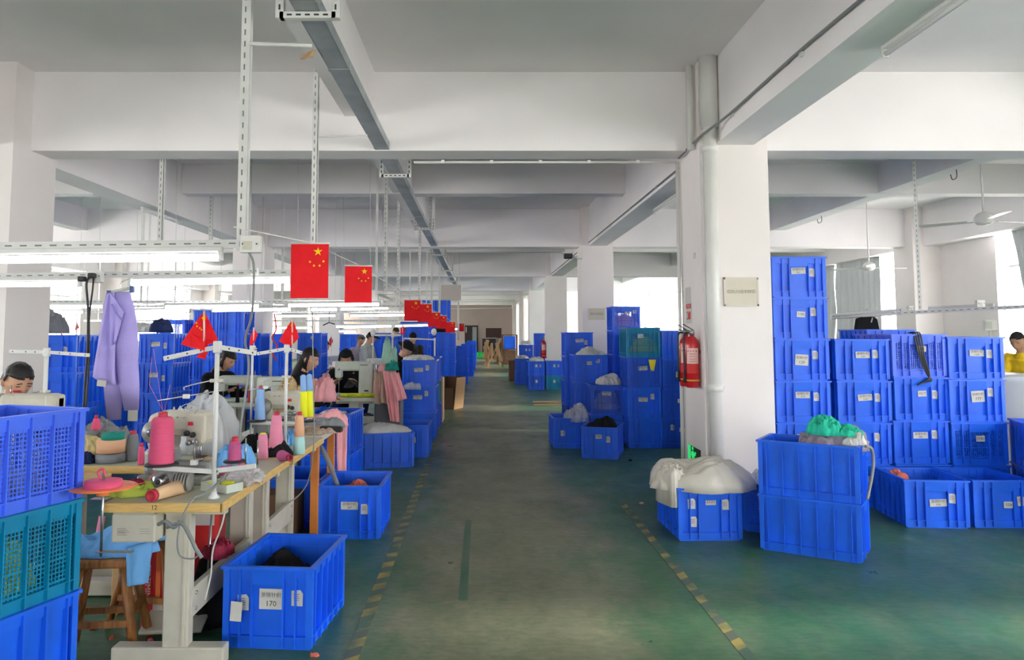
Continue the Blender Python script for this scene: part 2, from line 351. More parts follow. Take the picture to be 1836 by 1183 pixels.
# ------------------------------------------------------------------ crates
_cm = {}
def crate_mesh(kind, wd, ln, h):
    k = (kind, wd, ln, h)
    if k in _cm: return _cm[k]
    mb = MB(); a, b = wd/2, ln/2
    rim = .016; ti = .024; bi = .036; th = .005
    def ring(z0, z1, o0, o1, i0, i1):    # frame of four walls: outer half sizes shrink by o, inner by i
        for sx, sy in ((1, 0), (-1, 0), (0, 1), (0, -1)):
            def P(o, z, e):
                if sx: return (sx*(a-o), e*(b-o), z)
                return (e*(a-o), sy*(b-o), z)
            vs = [P(o0, z0, -1), P(o0, z0, 1), P(o1, z1, 1), P(o1, z1, -1), P(i0, z0, -1), P(i0, z0, 1), P(i1, z1, 1), P(i1, z1, -1)]
            mb.add(vs, [(0, 1, 2, 3), (7, 6, 5, 4), (3, 2, 6, 7), (0, 4, 5, 1)])
    ring(h-.014, h, 0, 0, rim+.008, rim+.008)                  # top lip
    ring(h-.060, h-.014, ti-.006, ti-.008, ti+th, ti+th)       # band under the lip
    ring(.0, .058, bi-.012, bi-.014, bi+th, bi+th)             # base skirt
    mb.bb(-a+bi, a-bi, -b+bi, b-bi, .004, .010)                # floor
    ex = [-.30, -.17, .17, .30]; lx = [-.40, -.24, -.08, .08, .24, .40]
    def ribs():
        for s in (-1, 1):
            for fx in ex:
                wd_ = .007; x = fx*wd
                mb.bb(x-wd_/2, x+wd_/2, s*(b-bi), s*(b-.006), .012, h-.014)
            for fy in lx:
                y = fy*ln; mb.bb(s*(a-bi), s*(a-.006), y-.0035, y+.0035, .012, h-.014)
            for e in (-1, 1):
                mb.bb(s*(a-bi-.004), s*(a-.010), e*(b-bi-.004), e*(b-.010), .012, h-.014)
            mb.bb(-a+.02, -.17*wd, s*(b-bi), s*(b-.009), .056, .061); mb.bb(.17*wd, a-.02, s*(b-bi), s*(b-.009), .056, .061)
            mb.bb(s*(a-bi), s*(a-.009), -b+.02, b-.02, .056, .061)
    ribs()
    if kind == 's':
        ring(.056, h-.058, bi, ti+.004, bi+th, ti+th+.004)
    else:
        nx = max(10, int(wd/.020)); ny = max(14, int(ln/.020)); nz = 15; z0, z1 = .07, h-.07; t = .0035
        ring(.056, .075, bi, bi, bi+th, bi+th); ring(h-.075, h-.058, ti+.002, ti+.002, ti+th+.004, ti+th+.004)
        for s in (-1, 1):
            for i in range(nx+1):
                x = -a+.03+(wd-.06)*i/nx; mb.box((x, s*(b-.027), h/2), (t*1.6, .004, h-.12))
            for i in range(ny+1):
                y = -b+.03+(ln-.06)*i/ny; mb.box((s*(a-.027), y, h/2), (.004, t*1.6, h-.12))
            for i in range(nz):
                z = z0+(z1-z0)*i/(nz-1); tt = t*2.6 if i % 5 == 0 else t*1.5
                mb.box((0, s*(b-.0275), z), (wd-.05, .004, tt)); mb.box((s*(a-.0275), 0, z), (.004, ln-.05, tt))
    k2 = mb; _cm[k] = k2; return k2
_cmm = {}
def crate_me(kind, mt, wd, ln, h):
    k = (kind, mt.name, wd, ln, h)
    if k not in _cmm: _cmm[k] = crate_mesh(kind, wd, ln, h).mesh('plastic_crate', mt)
    return _cmm[k]
_hm = {}
def handle_me(mt, wd, h):
    k = (mt.name, wd, h)
    if k not in _hm:
        mb = MB(); x = .17*wd
        mb.add([(-x, -.016, h-.014), (x, -.016, h-.014), (x*.93, -.010, h-.085), (-x*.93, -.010, h-.085), (-x, .004, h-.014), (x, .004, h-.014), (x*.93, .004, h-.085), (-x*.93, .004, h-.085)],
               [(3, 2, 1, 0), (4, 5, 6, 7), (0, 1, 5, 4), (1, 2, 6, 5), (2, 3, 7, 6), (3, 0, 4, 7)])
        _hm[k] = mb.mesh('handle', mt)
    return _hm[k]
NCR = [0]
def crate(label, loc, rz, kind='s', dims=(.44, .62, .375), mt=None, labels=(), group=None, near=True, handles=True):
    wd, ln, h = dims
    mt = mt or {'s': BLUE, 'm': BLUE, 't': TEAL, 'd': BLUE2}[kind]
    kk = 's' if kind in 'sd' else 'm'
    o = mkobj('plastic_crate' if kk == 's' else 'mesh_crate', crate_me(kk, mt, wd, ln, h), None, loc, rz)
    tag(o, label, 'crate', group); NCR[0] += 1
    if handles:
        for e in (-1, 1):
            q = mkobj('handle', handle_me(mt, wd, h), o, (0, e*(ln/2-.020), 0), 0 if e < 0 else math.pi)
    rr = random.Random(NCR[0]*7+1)
    yf = -(ln/2-.0290) if kk == 's' else -(ln/2-.024)
    for it in labels:
        kd, s = it[0], it[1]
        x, z = (it[2], it[3]) if len(it) > 3 else ({'name': (0, .66), 'big': (0, .55), 'num': (0, .62), 'tag': (.235, .66)}[kd])
        me = sticker_mesh(kd, s); q = mkobj('label_sticker', me, o, (x*wd, yf-.0045, z*h), 0)
        q.rotation_euler = (0, rr.uniform(-.07, .07), 0)
    return o
ORD = ['top', 'second', 'third', 'fourth', 'fifth', 'sixth']
def stack(px, D, kinds, phrase, lab=None, dims=(.44, .62, .375), rz=0, z0=0, group=None, labels=True, x=None, far=False, pitch=None, mats=None):
    """kinds from the top of the stack down"""
    n = len(kinds); X = XA(px, D) if x is None else x; out = []; p = pitch or dims[2]-.008
    rr = random.Random(int(px*13+D*7))
    for i, k in enumerate(kinds):
        lv = n-1-i; nm = {'s': 'blue', 'm': 'blue mesh', 't': 'teal mesh', 'd': 'dark blue'}[k]
        if n == 1: lb = f'{nm} plastic crate {phrase}'
        elif i == n-1 and n > 1: lb = f'{nm} plastic crate at the bottom of the {phrase}'
        elif i == 0: lb = f'{nm} plastic crate on top of the {phrase}'
        else: lb = f'{ORD[i]} {nm} crate down in the {phrase}'
        if lab and i < len(lab) and lab[i] is not None: ls = lab[i]
        elif not labels: ls = ()
        elif far: ls = (('tag', '', -.02, .68), ('tag', '', .235, .68))
        else: ls = (('name', str(rr.randint(100, 2400))), ('tag', ''))
        jx, jr = rr.uniform(-.008, .008), rr.uniform(-.012, .012)
        M = Matrix.Rotation(rz, 3, 'Z'); c = Vector((X, D, 0)) + M @ Vector((0, dims[1]/2, 0))
        out.append(crate(lb, (c.x+jx, c.y, z0+lv*p), rz+jr, k, dims, labels=ls, group=group or 'stacked crates in the hall', mt=(mats[i] if mats else None), handles=not far))
    return out

# ------------------------------------------------------------------ soft things
def heap_mesh(sx, sy, h, seed=0, wr=.25, n=84, m=30, sag=0):
    """crumpled cloth: a low irregular mound with sharp branching folds, closed underneath"""
    mb = MB(); mb.sm = True; vs = []; fs = []; rr = random.Random(seed); off = Vector((rr.uniform(-50, 50), rr.uniform(-50, 50), 3)); S = (sx+sy)/2
    ph = rr.uniform(0, 6.28); wr = wr*1.25
    for i in range(m+1):
        t = i/m
        for j in range(n):
            u = 2*math.pi*j/n; ca, sa = math.cos(u), math.sin(u)
            e = 1+.22*noise.noise(Vector((ca*1.6, sa*1.6, 0))+off)+.07*noise.noise(Vector((ca*5, sa*5, 2))+off)
            q = (abs(ca)**2.4+abs(sa)**2.4)**(-1/2.4)
            x, y = t*sx/2*ca*q*e, t*sy/2*sa*q*e
            p = Vector((x/S, y/S, 0)); wv = Vector((noise.noise(p*3+off), noise.noise(p*3+off+Vector((9, 0, 0))), 0))*.35
            lo = noise.noise(p*2.2+off+Vector((0, 0, 4)))
            d = 1-abs(noise.noise((p+wv)*5.0+off))*2.2; d2 = 1-abs(noise.noise((p+wv*.6)*11.0+off))*2.2
            prof = max(0, 1-t**3.0)**.55*(1-.25*t)
            z = h*prof*(.80+.55*lo)+h*wr*(.55*d+.28*d2)*min(1, prof*1.6)
            if t == 1: z = -sag
            kx = (1+min(t*2, 1)*wr*.35*(d-.45))/1.14
            vs.append((x*kx, y*kx, max(z, .001) if t < 1 else -sag))
    for i in range(m):
        for j in range(n): q = (j+1) % n; fs.append((i*n+j, i*n+q, (i+1)*n+q, (i+1)*n+j))
    fs.append(tuple(range(m*n, (m+1)*n))[::-1])
    mb.add(vs, fs); return mb
def heap(name, label, cat, loc, sx, sy, h, mt, seed=0, rz=0, wr=.25, group=None, sag=0):
    mb = heap_mesh(sx, sy, h, seed, wr, sag=sag)
    return tag(mb.obj(name, mt, None, loc, rz), label, cat, group)
def sheet(pts, th=.004, nx=14, nz=20, amp=.02, folds=4, seed=0, yfun=None):
    """pts: (top-left, top-right, bottom-left, bottom-right); folded hanging cloth as a closed slab"""
    tl, tr, bl, br = [Vector(p) for p in pts]; mb = MB(); mb.sm = True; off = Vector((seed*3.1, 1, 2)); nrm = (tr-tl).cross(bl-tl).normalized()
    g = []
    for i in range(nz+1):
        v = i/nz
        for j in range(nx+1):
            u = j/nx; p = tl.lerp(tr, u).lerp(bl.lerp(br, u), v)
            a = amp*(.35+.65*v)*math.sin(folds*2*math.pi*(u+.06*noise.noise(Vector((u*3, v*2, 0))+off))+seed)
            a += amp*.8*noise.noise(Vector((u*5, v*3, 4))+off)
            g.append(p+nrm*a)
    N = len(g); vs = [p+nrm*th/2 for p in g]+[p-nrm*th/2 for p in g]; fs = []; W = nx+1
    for i in range(nz):
        for j in range(nx):
            a = i*W+j; fs.append((a, a+1, a+W+1, a+W)); fs.append((N+a+W, N+a+W+1, N+a+1, N+a))
    for i in range(nz): a = i*W; fs.append((a, a+W, N+a+W, N+a)); a += nx; fs.append((a+W, a, N+a, N+a+W))
    for j in range(nx): fs.append((j+1, j, N+j, N+j+1)); a = nz*W+j; fs.append((a, a+1, N+a+1, N+a))
    mb.add(vs, fs); return mb
def bez(pts, n=24):
    """smooth Catmull-Rom path"""
    P = [Vector(p) for p in pts]; P = [P[0]*2-P[1]]+P+[P[-1]*2-P[-2]]; out = []
    for i in range(1, len(P)-2):
        for k in range(n):
            t = k/n; a, b, c, d = P[i-1], P[i], P[i+1], P[i+2]
            out.append(.5*((2*b)+(-a+c)*t+(2*a-5*b+4*c-d)*t*t+(-a+3*b-3*c+d)*t**3))
    out.append(P[-2]); return out

# ------------------------------------------------------------------ the building
CZ, LZB, SZB = 3.80, 3.08, 3.40           # ceiling, main beam bottom, secondary beam bottom
OX0, OX1 = RX0-.24, RX1+.24
struct('floor', MB().bb(OX0, OX1, YB-.24, YE+.24, -.12, 0), FLOOR)
struct('ceiling', MB().bb(OX0, OX1, YB-.24, YE+.24, CZ, CZ+.2), CEIL)
def wall_x(name, x0, x1, wins, zs, segs=None):
    mb = MB(); y = YB-.24
    for a, b in wins:
        mb.bb(x0, x1, y, a, 0, CZ); mb.bb(x0, x1, a, b, 0, zs[0]); mb.bb(x0, x1, a, b, zs[1], CZ); y = b
    mb.bb(x0, x1, y, YE+.24, 0, CZ); return struct(name, mb, PAINT)
wall_x('wall_right', RX1, OX1, RWIN, RZ); wall_x('wall_left', OX0, RX0, LWIN, LZ)
mb = MB(); x = RX0
for a, b in BWIN: mb.bb(x, a, YB-.24, YB, 0, CZ); mb.bb(a, b, YB-.24, YB, 0, 1.0); mb.bb(a, b, YB-.24, YB, 2.4, CZ); x = b
mb.bb(x, RX1, YB-.24, YB, 0, CZ); struct('wall_back', mb, PAINT)
struct('wall_end', MB().bb(RX0, RX1, YE, YE+.24, 0, CZ), ENDP)
NW = [0]
def window(axis, at, a, b, z0, z1, n):
    NW[0] += 1; root = bpy.data.objects.new(f'window_{NW[0]}', None); COL.objects.link(root); tag(root, kind='structure')
    f = MB(); g = MB(); t = .05
    def bx(m, u0, u1, z0_, z1_, d):
        if axis == 'X': m.bb(at-d/2, at+d/2, u0, u1, z0_, z1_)
        else: m.bb(u0, u1, at-d/2, at+d/2, z0_, z1_)
    bx(f, a, b, z0, z0+t, .09); bx(f, a, b, z1-t, z1, .09); bx(f, a, a+t, z0, z1, .09); bx(f, b-t, b, z0, z1, .09)
    zt = z1-.62; bx(f, a, b, zt, zt+.04, .07)
    for i in range(1, n): u = a+(b-a)*i/n; bx(f, u-.022, u+.022, z0, z1, .06)
    bx(g, a+t, b-t, z0+t, z1-t, .006)
    f.obj('window_frame', WMETAL, root); g.obj('window_pane', GLASS, root)
for a, b in RWIN: window('X', RX1+.14, a, b, RZ[0], RZ[1], 4)
for a, b in LWIN: window('X', RX0-.14, a, b, LZ[0], LZ[1], max(2, int((b-a)/1.2)))
for a, b in BWIN: window('Y', YB-.14, a, b, 1.0, 2.4, 3)
KY = [6.4+7.6*k for k in range(-1, 6)]
for y in KY:
    for x0, x1 in ((1.845, 2.42), (-4.53, -3.95), (RX1-.5, RX1), (RX0, RX0+.5)):
        struct('pillar', MB().bb(x0, x1, y, y+.66, 0, CZ), PAINT)
for x0, x1 in ((1.975, 2.305), (-4.42, -4.09), (RX1-.3, RX1), (RX0, RX0+.3)): struct('beam', MB().bb(x0, x1, YB, YE, LZB, CZ), CEIL)
for x0, x1 in ((-1.20, -.94), (5.43, 5.69), (-7.6, -7.34)): struct('beam', MB().bb(x0, x1, YB, YE, SZB, CZ), CEIL)
for y in KY:
    struct('beam', MB().bb(RX0, RX1, y+.26, y+.59, LZB+.012, CZ), CEIL)
    struct('beam', MB().bb(RX0, RX1, y+4.0, y+4.25, SZB-.008, CZ), CEIL)
# partition beside the aisle beyond the fourth pillar, with an opening that holds a dark door
mb = MB()
for a, b in ((29.86, 30.2), (32.4, 32.7), (36.0, 36.9), (37.0, 40.5), (43.6, YE)): mb.bb(2.0, 2.12, a, b, 0, LZB)
mb.bb(2.0, 2.12, 30.2, 32.4, 2.35, LZB); struct('wall_partition', mb, PAINT)
d = bpy.data.objects.new('door_2', None); COL.objects.link(d); tag(d, kind='structure')
MB().bb(2.03, 2.09, 30.22, 32.38, .0, 2.34).obj('door_leaf', mat('dark_door', (.05, .05, .055), .4), d)
MB().bb(1.97, 2.03, 30.8, 31.8, 1.0, 2.1).obj('door_pane', mat('door_glass_grey', (.22, .25, .25), .1), d)
d = bpy.data.objects.new('door_1', None); COL.objects.link(d); tag(d, kind='structure')
DB = mat('brown_door', (.045, .03, .025), .4); X0, X1 = XA(833.5, 49), XA(857, 49)
MB().bb(X0, X1, YE-.06, YE, 0, 1.95).obj('door_leaf', DB, d)
MB().bb(X0+(X1-X0)*.58, X1-.08, YE-.08, YE-.06, .1, 1.85).obj('door_pane', mat('pale_glass', (.40, .46, .44), .2), d)
MB().bb(X0+.05, X0+.13, YE-.10, YE-.06, 1.5, 1.85).obj('door_notice', PAPER, d)
tag(MB().bb(XA(871, 48.9), XA(899, 48.9), YE-.03, YE, 1.15, 1.78).obj('wall_board', mat('brown_board', (.10, .05, .04), .5)), 'brown notice board on the far end wall above the cabinet', 'board')
t = thing('cabinet', 'black cabinet with a pale worktop against the far end wall', 'cabinet', (XA(877, 48), 48.3, 0))
MB().bb(-.42, .42, -.3, .3, 0, 1.12).obj('body', BLACKP, t); MB().rbox((0, 0, 1.15), (.9, .66, .06), .01).obj('cabinet_top', PAPER, t)
MB().bb(-.42, -.02, -.33, -.3, .05, 1.05).obj('door', mat('black_door_panel', (.03, .03, .035), .3), t); MB().bb(.02, .42, -.33, -.3, .05, 1.05).obj('door', MATS['black_door_panel'], t)

# floor tape lines and expansion joints
struct('trim_1', MB().bb(-.635, -.565, .5, 21, 0, .0015), TAPE); struct('trim_2', MB().bb(1.215, 1.275, .5, 6.9, 0, .0015), TAPE)
JT = mat('dark_joint_seal', (.035, .12, .065), .4, col2=(.08, .13, .085), scale=4)
struct('trim_3', MB().bb(-.125, -.075, 4.45, 6.3, 0, .001), JT)

# ceiling height services ------------------------------------------------
def along(mb, pts, r, n=8): return mb.tube(pts, r, n)
# drain pipe at the near pillar
t = thing('drain_pipe', 'thick white plastic drain pipe running down the corner of the near pillar', 'pipe', (1.905, 6.30, 0))
MB().tube([(0, 0, 0), (0, 0, 3.8)], .054, 20).obj('pipe', PVC, t)
for z in (1.05, 3.02, 3.25): MB().tube([(0, 0, z-.03), (0, 0, z+.03)], .062, 20).obj('coupling', PVC, t)
MB().box((0, .05, 1.05), (.17, .035, .03)).obj('bracket', PVC, t); MB().tube([(0, 0, 3.2), (0, 0, 3.8)], .072, 20).obj('upper_pipe', PVC, t)
tag(MB().tube([(1.80, 6.50, 3.06), (1.80, 6.5, 3.8)], .03, 12).obj('conduit', PVC), 'short grey conduit beside the drain pipe under the ceiling', 'pipe')
tag(MB().bb(1.85, 1.862, 6.33, 6.37, .1, 3.0).obj('cable_duct', PVC), 'slim white cable duct on the near pillar just left of the drain pipe', 'duct')
# white conduit under the beam and down the pillar
t = thing('wall_conduit', 'thin white conduit running under the ceiling beam then down the near pillar', 'pipe')
p = [A(735, 283, 7.0), A(1000, 284, 7.0), A(1218, 284, 7.0)]
MB().tube([(XA(735, 7.0)*.96, 7.02, 3.07), (1.815, 7.02, 3.07)], .012, 8).obj('conduit_run', PVC, t)
MB().tube([(1.815, 7.02, 3.07), (1.815, 7.02, .02)], .016, 8).obj('conduit_drop', PVC, t)
for x in (-.35, .1, .55, 1.0, 1.45): MB().box((x, 7.02, 3.073), (.03, .034, .03)).obj('clip', PVC, t)
# cable along the left face of the main beam
t = thing('beam_cable', 'grey cable strung along the side of the main beam above the right of the aisle', 'cable')
MB().tube(bez([(1.955, 1.0, 3.22), (1.955, 3.2, 3.20), (1.955, 4.6, 3.22), (1.94, 5.9, 3.20), (1.83, 6.3, 3.13), (1.80, 6.9, 3.08)], 8), .010, 6).obj('cable', RUBBER, t)
MB().tube([(1.96, 7.1, 3.12), (1.96, 13.9, 3.13)], .009, 6).obj('cable', RUBBER, t); MB().tube([(1.96, 14.7, 3.12), (1.96, 21.5, 3.13)], .009, 6).obj('cable', RUBBER, t)
for y in (3.2, 4.6, 5.9, 8.5, 10.0, 11.6, 13.0): MB().box((1.965, y, 3.2 if y < 7 else 3.125), (.02, .03, .03)).obj('clip', PVC, t)
for (y, z) in ((37.1, 3.0), (44.7, 2.9), (29.5, 2.95)):
    tag(MB().tube(bez([(-3.95, y, z), (-1.2, y, z-.03), (1.845, y, z+.02)], 8), .022, 6).obj('overhead_pipe', PVC), {37.1: 'white pipe crossing the aisle under the sixth beam', 44.7: 'thin pipe crossing the aisle nearest the far end wall', 29.5: 'white pipe crossing the aisle at the fourth pillar'}[y], 'pipe')

# galvanised cable tray hung from slotted brackets
t = thing('cable_tray', 'long dull galvanised cable tray hung under the ceiling left of the aisle', 'cable tray')
mb = MB(); TX, TZ = -.865, 3.10
for y in [i*2.0+.6 for i in range(15)]:
    mb.bb(TX-.06, TX+.06, y, y+1.996, TZ, TZ+.004); mb.bb(TX-.062, TX-.058, y, y+1.996, TZ, TZ+.07); mb.bb(TX+.058, TX+.062, y, y+1.996, TZ, TZ+.07)
    mb.bb(TX-.066, TX+.066, y-.02, y+.02, TZ-.003, TZ+.05)
mb.bb(TX-.05, TX+.05, .6, 30.6, TZ+.07, TZ+.074); mb.obj('tray', TRAYM, t)
for i, y in enumerate((3.75, 7.7, 11.7, 15.7, 19.7, 23.7)):
    b = MB(); b.bb(TX-.14, TX+.14, y-.02, y+.02, TZ-.035, TZ-.003)
    for s in (-1, 1): b.bb(TX+s*.14-.02, TX+s*.14+.02, y-.02, y+.02, TZ-.035, (TZ+.16) if i % 2 else (SZB if s < 0 else CZ))
    b.mi = 1
    for k in range(5): b.box((TX-.09+.045*k, y-.0205, TZ-.019), (.025, .002, .009))
    for s in (-1, 1):
        for k in range(3): b.box((TX+s*.14, y-.0205, TZ+.02+.05*k), (.009, .002, .028))
    b.obj('bracket', [WMETAL, DARK], t)
tag(MB().tube(bez([(TX-.14, 7.66, 3.25), (TX-.17, 7.6, 3.33), (TX-.16, 7.55, 3.6), (TX-.16, 7.5, 3.8)], 6), .012, 6).obj('conduit_elbow', PVC), 'small white bent conduit dropping beside the cable tray', 'pipe')

def slot_post(px, ptop, pbot, Y, label, w_=.042, x=None, ztop=None):
    X = XA(px, Y) if x is None else x; zt = A(px, ptop, Y).z if ztop is None else ztop; zb = A(px, pbot, Y).z
    mb = MB(); mb.bb(X-w_/2, X+w_/2, Y-.002, Y+.002, zb, zt); mb.bb(X+w_/2-.004, X+w_/2, Y-.002, Y+.038, zb, zt); mb.mi = 1
    n = int((zt-zb)/.06)
    for i in range(n): mb.box((X-.004, Y-.0028, zb+.035+i*.06), (.007, .002, .028))
    return tag(mb.obj('slotted_post', [WMETAL, SLOT]), label, 'post', 'slotted steel hangers for the lighting rails')
slot_post(431, 0, 450, 3.80, 'nearest long slotted white steel post hanging from the ceiling left of the aisle', .046, ztop=CZ)
slot_post(561, 100, 436, 5.6, 'slotted white steel post ending behind the largest hanging flag', .042, ztop=CZ)
slot_post(284, 100, 441, 7.2, 'grey steel post at left hanging in front of the unlit beam lamp', .045, ztop=CZ)
slot_post(375, 350, 441, 10.8, 'thin grey steel post left of the nearest slotted post', .05, ztop=CZ)
slot_post(691, 330, 520, 9.3, 'tall thin slotted post left of the cable tray above the third flag', .04, ztop=CZ)
slot_post(714, 400, 530, 11.2, 'slim slotted post right behind the tall thin one near the tray', .04, ztop=CZ)
slot_post(771, 352, 412, 11.9, 'short slotted post beside the second tray bracket', .036, ztop=CZ)
slot_post(752, 440, 545, 13.8, 'white post descending to the row of small flags', .045, ztop=CZ)
slot_post(774, 450, 560, 17.0, 'white post standing behind the fourth flag under the tray', .045, ztop=CZ)
slot_post(788, 450, 560, 20.0, 'farthest thin white post before the hanging electrical box', .05, ztop=CZ)
slot_post(1647, 375, 556, 9.0, 'slotted post on the right holding the rail before the bright window', .04, ztop=CZ)
def strut(p, q, label, r=.008): return tag(MB().tube([p, q], r, 6).obj('cross_strut', WMETAL), label, 'strut')
strut((XA(438, 3.8), 3.80, A(438, 78, 3.8).z), (XA(552, 3.8), 3.80, A(552, 82, 3.8).z), 'short horizontal strut between the nearest post and the cable tray', .010)
strut((XA(565, 5.6), 5.62, A(565, 245, 5.6).z), (XA(655, 5.6), 5.62, A(655, 241, 5.6).z), 'thin rod joining the second post to the cable tray', .006)
strut((XA(694, 9.3), 9.32, A(694, 392, 9.3).z), (XA(740, 9.3), 9.32, A(740, 393, 9.3).z), 'thin rod joining the third post to the cable tray', .006)
# dead leaf like scrap caught on the first strut
tag(sheet((A(545, 97, 3.78), A(566, 88, 3.78), A(538, 106, 3.78), A(560, 103, 3.78)), .003, 6, 5, .008, 1).obj('tape_scrap', CARD), 'scrap of brown tape dangling at the end of the first strut', 'scrap')

# lighting rails with fluorescent lamps ---------------------------------------
def rail(name, label, y, x0, x1, z, hh=.042, dz=0, y1=None):
    mb = MB(); L = math.hypot(x1-x0, dz); yy = y1 or y
    a, b = Vector((x0, y, z)), Vector((x1, yy, z+dz)); d = b-a; c = (a+b)/2; rz_ = math.atan2(d.y, d.x); ry_ = -math.atan2(d.z, math.hypot(d.x, d.y))
    M = Matrix.Translation(c) @ Euler((0, ry_, rz_)).to_matrix().to_4x4(); mb.M = M; L = d.length
    mb.box((0, 0, 0), (L, .004, hh)); mb.box((0, .018, hh/2), (L, .036, .004)); mb.mi = 1
    n = int(L/.075)
    for i in range(n): mb.box((-L/2+.05+i*.075, -.0028, .003), (.034, .002, .007))
    if y > 9.6:
        mb.mi = 0
        for q in (-.46, -.2, .1, .46): mb.box((q*L, .01, (CZ-c.z)/2), (.03, .004, CZ-c.z))
    return tag(mb.obj(name, [WMETAL, SLOT]), label, 'rail', 'slotted lighting rails')
_lm = {}
def lamp(label, x0, x1, y, z, lit=True, dz=0, y1=None, r=.015, group='fluorescent lamps over the work tables'):
    a, b = Vector((x0, y, z)), Vector((x1, y if y1 is None else y1, z+dz)); d = b-a; c = (a+b)/2; L = d.length
    t = thing('fluorescent_lamp', label, 'lamp', c, 0, group); t.rotation_euler = (0, -math.atan2(d.z, math.hypot(d.x, d.y)), math.atan2(d.y, d.x))
    k = (round(L, 2), lit, r)
    if k not in _lm:
        h = MB().rbox((0, .004, r+.022), (L+.03, .035, .028), .005).mesh('housing', WMETAL)
        tb = MB().tube([(-L/2, 0, 0), (L/2, 0, 0)], r, 12).mesh('tube', LIT if lit else UNLIT)
        e = MB().rbox((0, 0, .006), (.022, .034, .05), .005).mesh('end_cap', WMETAL); _lm[k] = (h, tb, e)
    h, tb, e = _lm[k]; mkobj('housing', h, t); mkobj('tube', tb, t)
    if y > 9 and lit:
        for q in (-.4, .4): MB().tube([(q*L, .004, r+.03), (q*L, .004, CZ-c.z)], .003, 4).obj('suspension_rod', WMETAL, t)
    for s in (-1, 1): mkobj('end_cap', e, t, (s*(L/2+.006), 0, 0))
    return t
def lampx(label, pxa, pxb, py, D, pyb=None, **k):
    za, zb = A(pxa, py, D).z, A(pxb, pyb if pyb is not None else py, D).z
    return lamp(label, XA(pxa, D), XA(pxb, D), D, za, dz=zb-za, **k)
rail('lighting_rail', 'nearest slotted lighting rail crossing the upper left', 3.85, -3.4, XA(436, 3.8), A(0, 446, 3.85).z, dz=A(436, 437, 3.85).z-A(0, 446, 3.85).z)
lampx('nearest lit fluorescent tube at upper left, largest of all', -40, 393, 466, 3.85, 461, r=.019)
rail('lighting_rail', 'second slotted lighting rail above the lilac trousers', 5.45, -4.6, XA(575, 5.45), A(0, 499, 5.45).z, dz=A(575, 488, 5.45).z-A(0, 499, 5.45).z)
lampx('short visible lit tube at the far left edge before the black plugs', -110, 142, 511, 5.45, 509, r=.017)
lampx('lit tube running right from the lilac trousers to the large flag', 236, 521, 508, 5.45, 503, r=.017)
L3 = [('lit tube left of the trousers, upper of two', 80, 187, 550, 11.5, 550), ('lit tube left of the trousers, lower of two', 60, 152, 560, 12.8, 560),
      ('lit tube just right of the trousers', 244, 342, 559, 11.5, 557), ('lit tube from above the hand flag to the left post', 298, 466, 551, 9.9, 549),
      ('lit tube under the outlet box, just below its twin', 383, 523, 557, 11.0, 555), ('lit tube passing under the largest flag', 518, 681, 548, 9.9, 546),
      ('lit tube between the two large flags, half hidden', 559, 606, 555, 12.5, 555), ('lit tube below the second flag, ending under it', 612, 697, 555, 13.0, 552),
      ('lit tube above the standing red flag', 498, 603, 567, 14.85, 566), ('lit tube ending behind the third flag', 629, 728, 566, 15.0, 565),
      ('long distant lit tube above the workers in grey coats', 604, 703, 586, 15.0, 585), ('distant lit tube under the row of small flags', 709, 778, 585, 18.0, 583),
      ('dim distant tube above the seated worker in blue', 485, 560, 588, 17.0, 588), ('small distant tube below the long one', 609, 640, 594, 20.0, 594),
      ('farthest lit tube below the last flags', 799, 823, 590, 26.0, 590), ('lit tube in the distance above the crate with black cloth', 244, 300, 585, 13.5, 583),
      ('tiny lit tube glimpsed above the largest flag rail', 495, 511, 548, 15.0, 548)]
for lb, a, b, y, D, yb in L3: lampx(lb, a, b, y, D, yb, r=.016)
for i, (y, x0, x1, zp, lb) in enumerate(((9.95, XA(60, 9.95), XA(700, 9.95), 541, 'third lighting rail behind the flags'), (12.9, XA(60, 12.9), XA(740, 12.9), 549, 'fourth lighting rail beyond the second flag'),
     (15.05, XA(120, 15), XA(760, 15), 559, 'fifth lighting rail far over the tables'), (18.05, XA(150, 18), XA(790, 18), 575, 'sixth and farthest lighting rail'))):
    rail('lighting_rail', lb, y+.03, x0, x1, A(500, zp, y).z, .04)
# unlit lamps on beams
lamp('unlit twin tube fixture under the beam at the very top right', 2.24, 2.24, 2.95, 3.035, False, y1=4.15, group='unlit beam lamps')
lamp('unlit tube fixture under the beam just left of the near pillar', 2.24, 2.24, 8.6, 3.035, False, y1=9.8, group='unlit beam lamps')
lamp('distant unlit fixture by the security camera', 2.24, 2.24, 16.0, 3.035, False, y1=17.2, group='unlit beam lamps')
lamp('unlit tube fixture under the beam on the left side', -4.26, -4.26, 9.6, 3.035, False, y1=10.8, group='unlit beam lamps')
